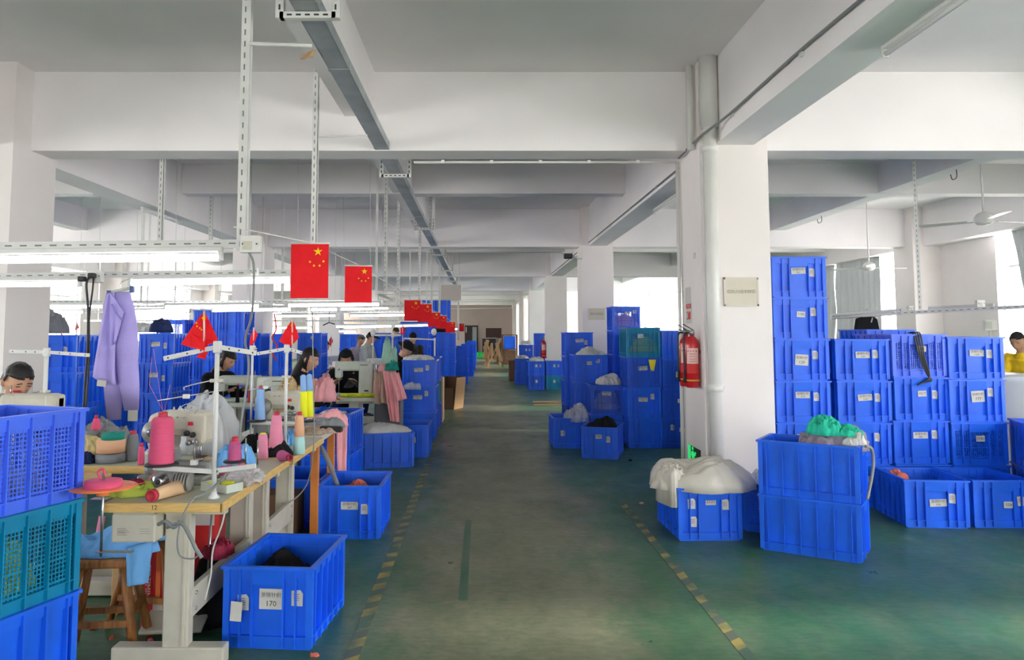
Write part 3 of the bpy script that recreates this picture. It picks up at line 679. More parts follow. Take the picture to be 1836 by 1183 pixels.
# right-hand rail
za, zb = A(1486, 570, 9.3).z, A(1836, 549, 7.4).z
rail('lighting_rail', 'lighting rail on the right in front of the curtains', 9.35, XA(1486, 9.35), XA(1850, 7.4), A(1486, 568, 9.35).z, .035, A(1836, 549, 7.4).z-A(1486, 568, 9.35).z, 7.4)
def lr(lb, pa, pb, ya, yb, Da, Db): a, b = A(pa, ya, Da), A(pb, yb, Db); return lamp(lb, a.x, b.x, Da, a.z, False, b.z-a.z, Db, .016, 'unlit lamps on the right rail')
lr('unlit tube above the hanging black top', 1492, 1612, 570, 562, 9.3, 8.6); lr('unlit tube on the right rail before the white wall', 1668, 1780, 558, 553, 8.35, 7.75)
def outlet(label, px, py, D, s=.085, sw=True):
    c = A(px, py, D); t = thing('outlet_box', label, 'socket', c)
    MB().rbox((0, 0, 0), (s*1.15, .045, s), .004).obj('box', PVC, t)
    MB().box((-.012*s/.085, -.0235, -.008), (s*.55, .003, s*.5)).obj('cover_plate', BEIGE, t)
    for k in (-1, 1): MB().tube([(k*s*.40, -.022, 0), (k*s*.40, -.026, 0)], .004, 8).obj('screw', DARK, t)
    return t
outlet('white switch box at the foot of the nearest slotted post', 450, 438, 3.74)
outlet('small white socket on the second rail under the switch box', 456, 486, 5.40, .045)
outlet('white socket with two black plugs at upper left', 171, 495, 5.38, .09)
outlet('small socket with a black plug by the third flag', 704, 536, 9.9, .075)
outlet('small junction box on the right rail', 1757, 544, 7.75, .07)
outlet('junction box on the right rail before the window', 1632, 552, 8.5, .05)
def cable(label, pts, r=.006, mt=RUBBER, name='cable'): return tag(MB().tube(bez(pts, 10), r, 6).obj(name, mt), label, 'cable')
P = A
cable('grey cable looping from the switch box down to the sewing table', [P(447, 452, 3.72), P(455, 480, 3.75), P(452, 560, 3.8), P(440, 610, 3.9), P(446, 660, 3.95), P(432, 760, 3.9), P(425, 815, 3.8), P(405, 850, 3.65), P(378, 878, 3.5), P(350, 892, 3.44)], .006)
cable('grey cord drooping over the front edge of the numbered table', [P(352, 888, 3.44), P(338, 905, 3.39), P(324, 935, 3.38), P(318, 975, 3.38), P(325, 998, 3.38), P(350, 1000, 3.38), P(357, 985, 3.39)], .0035, name='cord')
cable('pair of grey leads tied together beside the white table post', [P(300, 945, 3.4), P(325, 938, 3.36), P(340, 960, 3.34), P(352, 985, 3.34), P(362, 1000, 3.34)], .009, name='cord')
cable('bundle of grey leads from the control box to the table post', [P(284, 940, 3.42), P(297, 935, 3.40), P(312, 945, 3.38), P(322, 935, 3.38)], .009, name='cord')
cable('white thin cord hanging below the numbered table to the right', [P(405, 905, 3.6), P(398, 940, 3.6), P(382, 985, 3.65), P(378, 1030, 3.7), P(368, 1075, 3.7)], .004, WMETAL, 'cord')
cable('long grey cord from the far table down behind the table legs', [P(560, 560, 4.9), P(562, 700, 4.9), P(563, 790, 4.9), P(553, 860, 4.95), P(530, 893, 4.9), P(505, 902, 4.8)], .004, name='cord')
cable('black power cable from the plugs, left one', [P(162, 494, 5.32), P(155, 510, 5.3), P(158, 560, 5.3), P(156, 640, 5.3), P(152, 700, 5.25), P(150, 748, 5.2)], .008, BLACKP)
cable('black power cable from the plugs, right one', [P(168, 496, 5.32), P(166, 520, 5.3), P(160, 570, 5.32), P(160, 640, 5.3), P(155, 720, 5.2), P(148, 750, 5.2)], .006, BLACKP)
for (px, py, lb) in ((165, 494, 'black plug in the upper left socket'), (147, 500, 'black clip on the second rail left of the socket')):
    tag(MB().rbox(A(px, py, 5.30), (.045, .05, .035), .008).obj('plug', BLACKP), lb, 'plug')
# hanging electrical box
c = A(809, 524, 21); t = thing('electrical_box', 'beige box hanging from the ceiling over the aisle below the cable tray', 'electrical box', c)
MB().rbox((0, 0, 0), (.58, .22, .42), .015).obj('box', PVC, t); MB().bb(-.27, .27, -.125, -.11, -.19, .19).obj('door', mat('pinkish_cover', (.60, .52, .48), .5), t)
for s in (-1, 1): MB().bb(s*.22-.01, s*.22+.01, -.01, .01, .2, CZ-c.z).obj('hanger', WMETAL, t)
MB().tube([(.2, 0, -.2), (.2, 0, -1.3)], .02, 8).obj('drop_pipe', PVC, t)
# security camera
c = A(1026, 460, 13.9); t = thing('security_camera', 'black security camera bracketed on the second pillar', 'camera', c)
MB().rbox((-.08, -.05, .0), (.16, .10, .09), .02).obj('camera_body', BLACKP, t); MB().tube([(0, 0, 0), (.1, .02, -.03), (1.845-c.x, .1, -.03)], .015, 8).obj('arm', METAL, t); MB().box((-.09, -.04, .06), (.2, .14, .012)).obj('sunshade', WMETAL, t)
# ceiling fans on the right
def fan(label, px, py, D, top, rot):
    c = A(px, py, D); t = thing('ceiling_fan', label, 'fan', c)
    MB().lathe([(.03, .10), (.07, .08), (.10, .04), (.10, -.01), (.07, -.04), (.02, -.05)], 20).obj('motor_housing', PVC, t)
    MB().tube([(0, 0, .08), (0, 0, top-c.z)], .013, 10).obj('downrod', PVC, t); MB().lathe([(.02, 0), (.055, .01), (.06, .09), (.06, .10)], 16, (0, 0, top-c.z-.10)).obj('canopy', PVC, t)
    for k in range(3):
        mb = MB(); mb.M = Matrix.Rotation(rot+k*2*math.pi/3, 4, 'Z') @ Matrix.Translation((0, 0, 0)) @ Matrix.Rotation(.16, 4, 'X')
        mb.box((.13, 0, -.005), (.12, .03, .006)); mb.add([(.16, -.045, 0), (.62, -.07, 0), (.66, -.04, 0), (.66, .05, 0), (.62, .065, 0), (.16, .04, 0)]+[(a, b, .006) for a, b in ((.16, -.045), (.62, -.07), (.66, -.04), (.66, .05), (.62, .065), (.16, .04))],
            [(5, 4, 3, 2, 1, 0), (6, 7, 8, 9, 10, 11)]+[(i, (i+1) % 6, (i+1) % 6+6, i+6) for i in range(6)])
        mb.obj('blade', PVC, t)
fan('larger white ceiling fan at the right edge of the view', 1764, 396, 8.6, CZ, .25); fan('smaller distant white ceiling fan before the curtains', 1558, 480, 13.0, CZ, .1)

# curtains in front of the right windows (folds built as real waves)
def curtain(label, y0, y1, z0, z1, seed, folds, y0b=None, y1b=None, x=8.30):
    mb = sheet(((x, y1, z1), (x, y0, z1), (x-.02, (y1b if y1b is not None else y1), z0), (x-.02, (y0b if y0b is not None else y0), z0)), .006, 90, 10, .05, folds, seed)
    return tag(mb.obj('curtain', CURT), label, 'curtain', 'grey window curtains')
tag(MB().tube([(8.30, 7.2, 3.2), (8.30, 12.6, 3.2)], .012, 8).obj('curtain_wire', METAL), 'curtain wire over the near right window', 'wire')
tag(MB().tube([(8.30, 14.9, 3.2), (8.30, 20.2, 3.2)], .012, 8).obj('curtain_wire', METAL), 'curtain wire over the window with the tied curtains', 'wire')
for _a, _b, _l in ((-.4, 5.1, 'curtain wire beside the camera'), (22.1, 27.8, 'curtain wire over the third right window')): tag(MB().tube([(8.30, _a, 3.2), (8.30, _b, 3.2)], .012, 8).obj('curtain_wire', METAL), _l, 'wire')
curtain('grey curtain hanging at the far right edge of the view', 10.6, 12.0, .95, 3.19, 2, 8, 10.4, 11.4)
curtain('grey curtain beside the bright window, right of the pair', 15.9, 17.9, .95, 3.19, 3, 8, 15.9, 17.9)
curtain('grey curtain left of its pair behind the tallest crate stack', 17.95, 20.3, .95, 3.17, 5, 10, 18.0, 20.3)
curtain('grey curtain outside the view behind the right crates', 7.2, 10.3, .95, 3.19, 7, 10)
curtain('grey curtain near the camera on the right wall', 2.7, 3.6, .95, 3.19, 8, 4); curtain('short grey curtain near the camera on the right wall', 4.15, 5.0, .95, 3.19, 9, 4)
curtain('grey curtain in the third right bay, far part', 22.2, 26.2, .95, 3.19, 11, 12); 
# hooks and cracks on the right beams are tiny wires
for px, py, D, lb in ((1726, 303, 8.6, 'bent wire hook on the right secondary beam'), (1478, 392, 12.5, 'small wire hook on the farther right beam')):
    c = A(px, py, D); c.x = 5.56 if px > 1600 else c.x; c.z = 3.40
    cc = Vector((5.56, 5.56*F/(px-VX), 3.40))
    tag(MB().tube(bez([cc, cc+Vector((0, 0, -.09)), cc+Vector((-.05, 0, -.12)), cc+Vector((-.07, 0, -.06))], 6), .005, 6).obj('wire_hook', DARK), lb, 'hook')
# building outside the left windows, so the panes do not look onto nothing
t = thing('neighbour_house', 'pale house with a brown hipped roof outside the left windows', 'building', (-24, 34, 0))
MB().bb(-4, 4, -9, 9, -6, 1.6).obj('wall', mat('outside_wall', (.6, .55, .5), .9), t)
MB().add([(-4.6, -9.6, 1.6), (4.6, -9.6, 1.6), (4.6, 9.6, 1.6), (-4.6, 9.6, 1.6), (0, -5, 4.3), (0, 5, 4.3)], [(0, 1, 4), (1, 2, 5, 4), (2, 3, 5), (3, 0, 4, 5), (3, 2, 1, 0)]).obj('roof', mat('outside_roof', (.36, .28, .22), .9), t)

# ------------------------------------------------------------------ signs on pillars
t = thing('paper_notice', 'pale paper notice in a clear sleeve on the near pillar', 'notice', A(1329, 523, 6.39), 0)
MB().box((0, 0, 0), (.27, .003, .215)).obj('paper', mat('cream_paper', (.62, .57, .47), .6, var=.08), t)
mb = MB(); 
for z in (-.112, .112): mb.box((0, -.0015, z), (.29, .004, .018))
for x in (-.137, .137): mb.box((x, -.0015, 0), (.014, .004, .235))
mb.obj('sleeve_edge', mat('yellowed_tape', (.66, .60, .50), .4), t)
mb = MB(); put_text(mb, '四针六线中转区', .034, 0, 0, -.003); mb.obj('lettering', mat('grey_ink', (.22, .19, .16), .7), t)
t = thing('paper_notice', 'brownish paper notice on the second pillar behind the crates', 'notice', A(1070, 563, 13.99), 0)
MB().box((0, 0, 0), (.30, .004, .21)).obj('paper', MATS['cream_paper'], t); mb = MB(); put_text(mb, '四针四线区', .05, 0, 0, -.004); mb.obj('lettering', MATS['grey_ink'], t)
M90 = Matrix.Rotation(-math.pi/2, 4, 'Z')        # faces -X
def side_panel(name, label, cat, y, z, sy, sz, mt, x=1.845, texts=(), extra=None):
    t = thing(name, label, cat, (x-.003, y, z), -math.pi/2)
    MB().box((0, 0, 0), (sy, .004, sz)).obj('panel', mt, t)
    for s, size, dx, dz, tm in texts:
        m = MB(); put_text(m, s, size, dx, dz, -.003); m.obj('lettering', tm, t)
    if extra: extra(t)
    return t
redink = mat('red_ink', (.60, .02, .02), .6)
side_panel('paper_notice', 'small white sheet on the side of the near pillar above the extinguishers', 'notice', 6.84, 1.83, .16, .14, PAPER)
def ex(t):
    MB().box((0, -.003, .062), (.15, .002, .04)).obj('red_header', redink, t); MB().box((0, -.003, -.02), (.12, .002, .07)).obj('red_panel', redink, t)
    m = MB(); put_text(m, '灭火器', .03, 0, .062, -.0045); m.obj('lettering', PAPER, t)
    m = MB(); m.tube([(-.02, -.005, -.045), (-.02, -.005, .0)], .010, 8); m.tube([(-.02, -.005, .0), (.02, -.005, .012)], .004, 6); m.obj('pictogram', PAPER, t)
side_panel('fire_sign', 'small red and white sign reading fire extinguisher above the red cylinders', 'sign', 6.82, 1.67, .17, .18, PAPER, extra=ex)
def exs(t):
    m = MB(); m.ball((-.02, -.008, .07), .018, 6, (1, .3, 1)); m.tube([(-.02, -.006, .045), (.0, -.006, -.01)], .015, 8); m.tube([(.0, -.006, -.01), (.05, -.006, -.03), (.07, -.006, -.07)], .011, 8)
    m.tube([(.0, -.006, -.01), (-.03, -.006, -.05), (-.07, -.006, -.06)], .011, 8); m.tube([(-.02, -.006, .035), (.04, -.006, .02), (.06, -.006, .045)], .008, 8); m.tube([(-.02, -.006, .035), (-.06, -.006, .01)], .008, 8)
    m.obj('running_figure', GREENSIGN, t)
    MB().box((-.145, -.003, 0), (.09, .003, .17)).obj('green_half', GREENSIGN, t)
side_panel('exit_sign', 'green and black emergency exit plate low on the near pillar', 'sign', 6.74, .43, .38, .17, BLACKP, extra=exs)
tag(MB().box((1.842, 6.60, 2.16), (.006, .05, .05)).obj('wall_clip', METAL), 'small metal clip on the side of the near pillar', 'clip')

# ------------------------------------------------------------------ fire extinguishers
def extinguisher(label, x, y, z, s=1.0, rz=0, base=False):
    t = thing('fire_extinguisher', label, 'fire extinguisher', (x, y, z), rz, 'red fire extinguishers'); t.scale = (s, s, s)
    MB().lathe([(.05, 0), (.058, .008), (.058, .36), (.05, .395), (.03, .42), (.018, .428), (.018, .44)], 28).obj('cylinder', REDP, t)
    MB().lathe([(.022, .438), (.022, .475), (.014, .48)], 14).obj('valve', STEEL, t)
    mb = MB(); mb.box((-.03, 0, .505), (.10, .016, .008), ry=.55); mb.box((-.035, 0, .478), (.08, .014, .008), ry=.25); mb.obj('lever', BLACKP, t)
    MB().tube(bez([(-.015, 0, .46), (-.062, -.008, .45), (-.068, -.02, .36), (-.066, -.02, .12)], 8), .008, 8).obj('hose', BLACKP, t)
    MB().tube([(-.066, -.02, .13), (-.066, -.02, .04)], [.009, .014], 8).obj('nozzle', BLACKP, t)
    mb = MB(); n = 12
    for (z0, z1, mi) in ((.12, .20, 1), (.20, .33, 0)):
        mb.mi = mi; vs = []
        for i in range(n+1):
            u = -math.pi/2-.9+1.8*i/n; vs += [(.0588*math.cos(u), .0588*math.sin(u), z0), (.0588*math.cos(u), .0588*math.sin(u), z1)]
        mb.add(vs, [(2*i, 2*i+2, 2*i+3, 2*i+1) for i in range(n)])
    mb.mi = 1
    for k in range(4): mb.box((-.035+.022*k, -.0565, .305), (.008, .006, .01)); mb.box((0, -.0592, .28-.02*k), (.045, .001, .004))
    mb.obj('front_label', [mat('pink_label', (.80, .52, .48), .5) if 'pink_label' not in MATS else MATS['pink_label'], redink], t)
    MB().lathe([(.0586, .055), (.0592, .056), (.0592, .066), (.0586, .067)], 28).obj('strap', mat('yellow_strap', (.65, .42, .05), .5) if 'yellow_strap' not in MATS else MATS['yellow_strap'], t)
    if not base: MB().box((.04, .0, .30), (.05, .05, .02)).obj('bracket', BLACKP, t)
extinguisher('red fire extinguisher on the near pillar, nearer of two', 1.783, 6.52, 1.04, rz=-.25)
extinguisher('red fire extinguisher on the near pillar, farther of two', 1.775, 6.68, 1.04, rz=-.25)
extinguisher('red fire extinguisher on the side of the third pillar', 1.77, 21.75, .78, 1.15)
extinguisher('red fire extinguisher far away by the open carton shelf', XA(907, 37), 37, 0, 1.7, base=True)

# ------------------------------------------------------------------ crates, right-hand side
def N(s, *a): return ('name', s)+a
def T(*a): return ('tag', '')+a
def NUM(s, *a): return ('num', s)+a
DR = (.49, .66, .361)
stack(1434.5, 6.72, 'ssssss', 'six-high stack right behind the near pillar', dims=DR, pitch=.3605,
      lab=[(N('821', 0, .66), T(.235, .62)), (NUM('1190', .02, .60), T(.235, .66)), (('big', '129', .0, .50), T(.235, .62)), (N('914'), T(.235, .62)), (N('2086'), T()), (N('733'), T())], group='crates of the six-high stack by the near pillar')
stack(1541, 6.72, 'ssss', 'four-high stack second from the near pillar', dims=DR, pitch=.3605, lab=[(N('1662', .02, .62), T(.235, .64)), (N('1204', .02, .60), T(.235, .6)), (NUM('1138', -.05, .66), T()), (N('771'), T())], group='crates of the second right-hand stack')
stack(1643, 6.70, 'msss', 'strap-hung third right stack', dims=(.49, .66, .372), pitch=.371, lab=[(NUM('711', .06, .66),), (NUM('1517', .02, .62), T(.235, .60)), (N('886', 0, .66), T(.24, .68)), ()], mats=[LIGHTBLUE, None, None, None], group='crates of the third right-hand stack')
stack(1744, 6.68, 'ssms', 'rightmost four-high back stack', dims=(.50, .66, .365), pitch=.3655, lab=[(N('1340', .03, .62), T(.25, .6)), (('big', '777', .03, .60), T(.25, .7)), (NUM('1140', .02, .62),), ()], group='crates of the fourth right-hand stack')
crate('blue mesh crate behind the second right stack, only its rim showing', (XA(1566, 7.75), 7.75, 1.19), 0, 'm', (.48, .6, .34), group='crates behind the right stacks', handles=False)
for k in range(3): crate(['hidden bottom crate behind the second right stack', 'middle crate behind the second right stack', 'third crate up behind the second right stack'][k], (XA(1566, 7.75), 7.75, k*.396), 0, 's', (.48, .6, .40), group='crates behind the right stacks', handles=False)
# far right edge stacks
for k in range(2): crate(['lower blue crate at the right edge, behind its neighbour', 'upper blue crate at the right edge with its open side rim showing'][k], (4.745, 6.48, k*.372), -.33, 's', (.46, .60, .38), group='crates at the right edge')
for k in range(2): crate(['lower blue crate cut by the right edge of the view', 'upper blue crate cut by the right edge of the view'][k], (4.50, 5.86, k*.345), 0, 's', (.44, .56, .355), group='crates at the right edge')
# low front row
crate('low blue crate numbered 576 before the right stacks', (XA(1656, 6.05)+.05, 6.33, 0), -.10, 's', (.49, .60, .365), labels=(('name', '576', .03, .52), T(.24, .62)), group='low crates before the right stacks')
crate('low blue crate right of the one numbered 576', (XA(1771, 6.05)+.035, 6.33, 0), -.03, 's', (.47, .60, .365), labels=(NUM('558', .10, .48), T(.30, .56)), group='low crates before the right stacks')
# crate 2121 with a white sack
C21 = crate('blue crate numbered 2121 carrying the big white sack', (XA(1268, 5.66)-.02, 5.98, 0), .03, 's', (.485, .62, .375), labels=(NUM('2121', .02, .74), T(.24, .68), ('tag', '', -.25, .36), ('tag', '', -.27, .70)), group='low crates before the near pillar')
# double stack, long side towards the aisle
a, b = G(1361.6, 985.5), G(1548, 1013.4); ang = math.atan2((b-a).y, (b-a).x)
dd = (b-a).normalized(); nn = Vector((-dd.y, dd.x, 0)); cc = (a+b)/2+nn*.215
for k in range(2):
    crate(['lower crate of the pair turned sideways right of the near pillar', 'upper crate of the pair turned sideways, heaped with green cloth'][k], (cc.x, cc.y, k*.372), ang+math.pi/2, 's', (.43, .66, .38), labels=(T(.22, .5), ('tag', '', -.1, .6)), group='crates of the sideways pair')
cm_ = crate('blue mesh crate behind the sideways pair holding clear plastic', ((cc+nn*.445-dd*.27).x, (cc+nn*.445-dd*.27).y, 0), ang+math.pi/2, 'm', (.42, .60, .36), group='low crates before the near pillar')

# ------------------------------------------------------------------ crates, middle group right of the aisle
a, b = G(1043, 821.6), G(1107, 825); ang = math.atan2((b-a).y, (b-a).x)*.9
dd = Vector((math.cos(ang), math.sin(ang), 0)); nn = Vector((-dd.y, dd.x, 0)); cc = (a+b)/2+nn*.31
crate('blue crate full of black cloth standing in front of the middle group', (cc.x, cc.y, 0), ang, 's', (.45, .62, .375), labels=(NUM('905', -.02, .70), T(.22, .62)), group='crates of the middle group')
M1C = (cc.x, cc.y, ang)
crate('open blue crate draped with clear plastic, leftmost of the middle group', (XA(1016, 10.1)+.02, 10.42, 0), .02, 's', (.44, .60, .39), labels=(T(-.2, .5),), group='crates of the middle group')
stack(1085, 10.45, 'ms', 'pair just behind the crate of black cloth', dims=(.44, .60, .40), pitch=.392, lab=[(N('1587', -.02, .72),), ()], group='crates of the middle group', mats=[BLUE2, None])
stack(1058, 11.1, 'sss', 'three-high stack numbered 1118', dims=(.49, .62, .395), pitch=.392, lab=[(NUM('1118', -.05, .70), T(.2, .8)), (), ()], group='crates of the middle group')
stack(1037, 12.1, 'sssd', 'four-high stack left in the middle group', dims=(.45, .60, .378), pitch=.375, lab=[(N('1177', .02, .66), T(.24, .58)), (), (), ()], group='crates of the middle group')
stack(1122, 12.2, 'msssd', 'five-high stack with pink cloth', dims=(.46, .60, .385), pitch=.382, lab=[(NUM('1344', .05, .74), T(.28, .8)), (N('1151', .0, .68), T(.22, .66)), (), (), ()], group='crates of the middle group')
stack(1158, 12.95, 'mmsd', 'narrow stack glimpsed behind the teal crate', dims=(.42, .60, .378), pitch=.375, lab=[(), (), (), ()], group='crates of the middle group')
stack(1153, 10.12, 'tdss', 'short stack topped by the teal mesh crate', dims=(.46, .60, .395), pitch=.39, lab=[(NUM('1166', -.08, .72),), (N('1333', -.05, .64), T(.22, .64)), (N('1345', -.03, .60), T(.24, .7)), ()], group='crates of the middle group')[0]
stack(1215, 10.12, 'sddd', 'stack half hidden by the near pillar', dims=(.48, .60, .383), pitch=.380, lab=[(), (T(-.05, .5),), (NUM('528', .02, .6),), (NUM('150', .06, .62), T(-.2, .7))], group='crates of the middle group')
stack(1204, 11.2, 'ssss', 'stack right behind the half hidden one', dims=(.46, .6, .385), pitch=.382, lab=[(), (), (), ()], group='crates of the middle group')
# far group by the third pillar
stack(961, 20.3, 'sd', 'left far pair by the third pillar', lab=[(T(0, .7), T(.235, .7)), (T(0, .6),)], far=True, group='far crates by the third pillar')
stack(993, 20.3, 'sd', 'right far pair by the third pillar', mats=[None, TEAL], lab=[(T(0, .7), T(.235, .7)), (T(0, .6),)], far=True, group='far crates by the third pillar')
stack(937, 22.3, 'ss', 'far pair nearest the aisle beyond the planks', lab=[(), ()], far=True, group='far crates by the third pillar')
stack(943, 24.2, 'sss', 'far three-high stack under a white heap', lab=[(T(0, .6), T(.235, .6)), (), ()], far=True, group='far crates by the third pillar')
stack(970, 25.2, 'ssss', 'far stack behind the second extinguisher', lab=[(T(),), (), (), ()], far=True, group='far crates by the third pillar')
stack(926, 26.0, 's', 'alone on the floor, farthest right of the aisle', lab=[()], far=True, group='far crates by the third pillar')

# ------------------------------------------------------------------ crates left of the aisle
a, b = G(400, 1167), G(564, 1170)
crate('nearest blue crate, numbered 170, on the floor by the sewing tables', (XA(492, 3.76)-.0+.02, 4.07, 0), -.085, 's', (.455, .62, .385), labels=(('big', '170', .03, .60), ('tag', '', -.27, .55), T(.31, .62)), group='low crates along the left aisle line')
tag(MB().box((0, 0, 0), (.055, .001, .09)).obj('paper_slip', PAPER), 'torn paper slip stuck on the crate numbered 170', 'paper')
bpy.data.objects['paper_slip'].location = (XA(492, 3.76)-.142, 3.737, .19); bpy.data.objects['paper_slip'].rotation_euler = (0, .06, -.085)
crate('blue crate with coral cloth, second along the aisle line', (XA(632, 5.72), 6.02, 0), -.01, 's', (.475, .62, .385), labels=(N('287', 0, .62), T(.23, .56)), group='low crates along the left aisle line')
a, b = G(657, 842), G(734, 836.5); ang = math.atan2((b-a).y, (b-a).x); cc = b-(b-a).normalized()*.31+Vector((0, .22, 0))
crate('blue crate covered with a white sheet, third along the aisle line', (cc.x, cc.y, 0), ang*.6+math.pi/2, 's', (.44, .62, .385), group='low crates along the left aisle line'); O3C = cc.copy(); O3A = ang*.6
crate('empty blue crate beyond the one with the white sheet', (XA(737, 9.3), 9.68, 0), 0, 's', (.45, .62, .39), labels=(T(.08, .55),), group='low crates along the left aisle line')
for k in range(2): crate(['blue crate under the mesh crate by the workbench', 'tall blue mesh crate by the end of the workbench'][k], (-1.40, 7.42, k*.372), -.06, 'sm'[k], (.46, .62, .385), group='crates at the end of the workbench', mt=(BLUE, BLUE2)[k])
crate('blue crate pushed under the second sewing table', (XA(540, 5.95)-.02, 6.30, 0), -.02, 's', (.40, .62, .375), group='low crates along the left aisle line')
stack(751.5, 10.9, 'sss', 'three-high stack by the pink garments', dims=(.50, .60, .375), lab=[(N('1780', -.02, .64), T(.22, .72)), (N('1381', -.02, .60), T(.22, .74)), ()], group='crates of the stack by the pink garments')
stack(762, 12.3, 'sts', 'stack right behind the pink garments stack', dims=(.50, .60, .375), lab=[(), (), ()], group='crates left of the far aisle')
stack(800, 20.0, 'ssss', 'bright stack beside the big carton', dims=(.50, .64, .378), lab=[(), (), (), ()], far=True, group='crates left of the far aisle')
stack(826, 22.5, 'sss', 'stack behind the bright one', far=True, lab=[(), (), ()], group='crates left of the far aisle')
stack(786, 23.5, 'sssss', 'tall stack inside the left row', far=True, lab=[(), (), (), (), ()], group='crates left of the far aisle')
stack(838, 26.5, 'sss', 'stack with white rags far up the aisle', far=True, lab=[(), (), ()], group='crates left of the far aisle')
stack(843, 31, 'sss', 'next stack far up the aisle', far=True, lab=[(), (), ()], group='crates left of the far aisle')
stack(846, 36, 'sss', 'last stack left of the far aisle', far=True, lab=[(), (), ()], group='crates left of the far aisle')
for i, (px, n) in enumerate(((681, 4), (706, 4), (731, 5), (757, 5))):
    stack(px, 21.5, 's'*n, ['far blue wall of crates, first stack', 'far blue wall of crates, second stack', 'far blue wall of crates, third stack', 'far blue wall of crates, fourth stack'][i], dims=(.40, .6, .378), far=True, lab=[()]*n, group='far wall of crates behind the workers')
for i, (px, n) in enumerate(((769, 6), (795, 6))):
    for k in range(n): crate(f'{ORD[k]} crate up in the high pile near the small flags, {["left", "right"][i]} one', (XA(px, 27.5), 27.8, k*.44), 0, 's', (.50, .62, .448), group='high pile of crates behind the flags', handles=False)
# left background
stack(103, 7.55, 'ssss', 'stack just behind the left pillar', dims=(.44, .60, .375), lab=[(T(-.2, .6), T(.2, .6)), (), (N('640', -.1, .6), T(.2, .6)), ()], group='crates behind the left pillar')
stack(168, 8.15, 'sss', 'three-high stack covered with white cloth', dims=(.46, .60, .378), lab=[(T(-.25, .55),), (), ()], group='crates behind the left pillar')
stack(283, 9.7, 'ssss', 'four-high stack behind the lilac trousers', dims=(.46, .62, .378), lab=[(N('1214', -.05, .64), T(.24, .6)), (N('1222', -.05, .6), T(.24, .5)), (), ()], group='crates behind the trousers')
stack(228, 10.4, 'sss', 'three-high stack hidden behind the lilac trousers', dims=(.46, .62, .378), lab=[(), (), ()], group='crates behind the trousers')
stack(370, 12.3, 'sssss', 'tallest left stack behind the hand flag', dims=(.405, .62, .378), lab=[()]*5, far=True, group='crates behind the seated worker in black')
stack(416, 12.3, 'sssss', 'tall left stack right of its twin', dims=(.43, .62, .378), lab=[()]*5, far=True, group='crates behind the seated worker in black')
stack(450, 13.35, 'ssss', 'stack peeking out right of the tall twins', dims=(.40, .6, .378), lab=[()]*4, far=True, group='crates behind the seated worker in black')
stack(308, 13.0, 'mssss', 'stack topped by the small mesh crate', dims=(.5, .6, .35), lab=[()]*5, far=True, group='crates behind the trousers')
stack(495, 15.8, 'ssss', 'stack left of the standing red flag', lab=[()]*4, far=True, group='far crates left of the aisle')
stack(556, 13.8, 'ssss', 'stack behind the woman with long hair', dims=(.44, .6, .38), lab=[(T(.1, .8),), (), (), ()], far=True, group='far crates left of the aisle')
stack(625, 19.6, 'ssss', 'small far stack above the machine head', dims=(.44, .6, .37), lab=[()]*4, far=True, group='far crates left of the aisle')
stack(590, 17.5, 's', 'low one beyond the worker in light blue', lab=[()], far=True, group='far crates left of the aisle')
# nearest stack at the left edge
ang = math.atan2(3.36-2.98, -1.73+1.86)-math.pi/2
cr = Vector((-1.72, 3.42, 0)); dd = Vector((math.cos(ang+math.pi/2), math.sin(ang+math.pi/2), 0)); ss = Vector((-dd.y, dd.x, 0)); cc = cr-dd*.33+ss*.24
for k, kk in enumerate('sts' if 0 else 'stm'):
    crate(['solid blue crate at the bottom of the nearest stack at the left edge', 'teal mesh crate with lime cloth, middle of the nearest left stack', 'violet blue mesh crate on top of the nearest stack at the left edge'][k], (cc.x, cc.y, k*.388), ang, kk, (.48, .66, .395), mt=[BLUE, TEAL, LIGHTBLUE][k], group='crates at the left edge')
GL = (cc.x, cc.y, ang)

# ------------------------------------------------------------------ cloth and sacks lying in or on the crates
def on(px, py, D): return A(px, py, D)
heap('cloth_heap', 'black cloth lying in the crate numbered 170', 'cloth', (XA(515, 4.05), 4.10, .17), .37, .52, .16, c_black, 3, group='cloth in crates')
heap('cloth_heap', 'coral red cloth in the second crate along the aisle line', 'cloth', (XA(645, 6.0), 6.02, .20), .30, .42, .13, c_coral, 4, group='cloth in crates', wr=.35)
heap('white_sheet', 'white sheet spread over the third crate along the aisle line', 'sheet', (O3C.x-.01, O3C.y, .375), .64, .46, .10, c_white, 6, O3A, .2)
heap('plastic_sack', 'big white plastic sack bulging over the crate numbered 2121', 'sack', (XA(1249, 5.9), 5.92, .372), .84, .72, .20, WSACK, 12, .12, .16, sag=.02)
heap('plastic_sack', 'folded left end of the white sack hanging over the rim of crate 2121', 'sack', (XA(1193, 5.9), 5.86, .40), .20, .44, .14, WSACK, 14, .1, .3, sag=.16)
heap('cloth_heap', 'mauve and cream cloth heaped in the sideways upper crate', 'cloth', (XA(1470, 5.5)-.0, 5.40, .70), .50, .30, .15, c_mauve, 21, -.55, .4, group='cloth in crates')
heap('cloth_heap', 'bright green cloth crowning the mauve heap', 'cloth', (XA(1462, 5.45), 5.38, .80), .26, .20, .085, c_green, 23, -.9, .7, group='cloth in crates')
heap('cloth_heap', 'green cloth tail sloping down to the right of the green heap', 'cloth', (XA(1500, 5.35), 5.32, .80), .24, .14, .05, c_green, 24, -.6, .7, group='cloth in crates')
heap('cloth_heap', 'cream cloth edge over the rim of the sideways crate', 'cloth', (XA(1515, 5.3), 5.26, .745), .16, .16, .07, c_white, 25, -.5, .3, group='cloth in crates')
heap('clear_plastic_bag', 'clear plastic film bunched in the mesh crate behind the sideways pair', 'plastic film', (cm_.location.x-.10, cm_.location.y+.06, .27), .38, .34, .17, CLEAR, 31, -.5, .4)
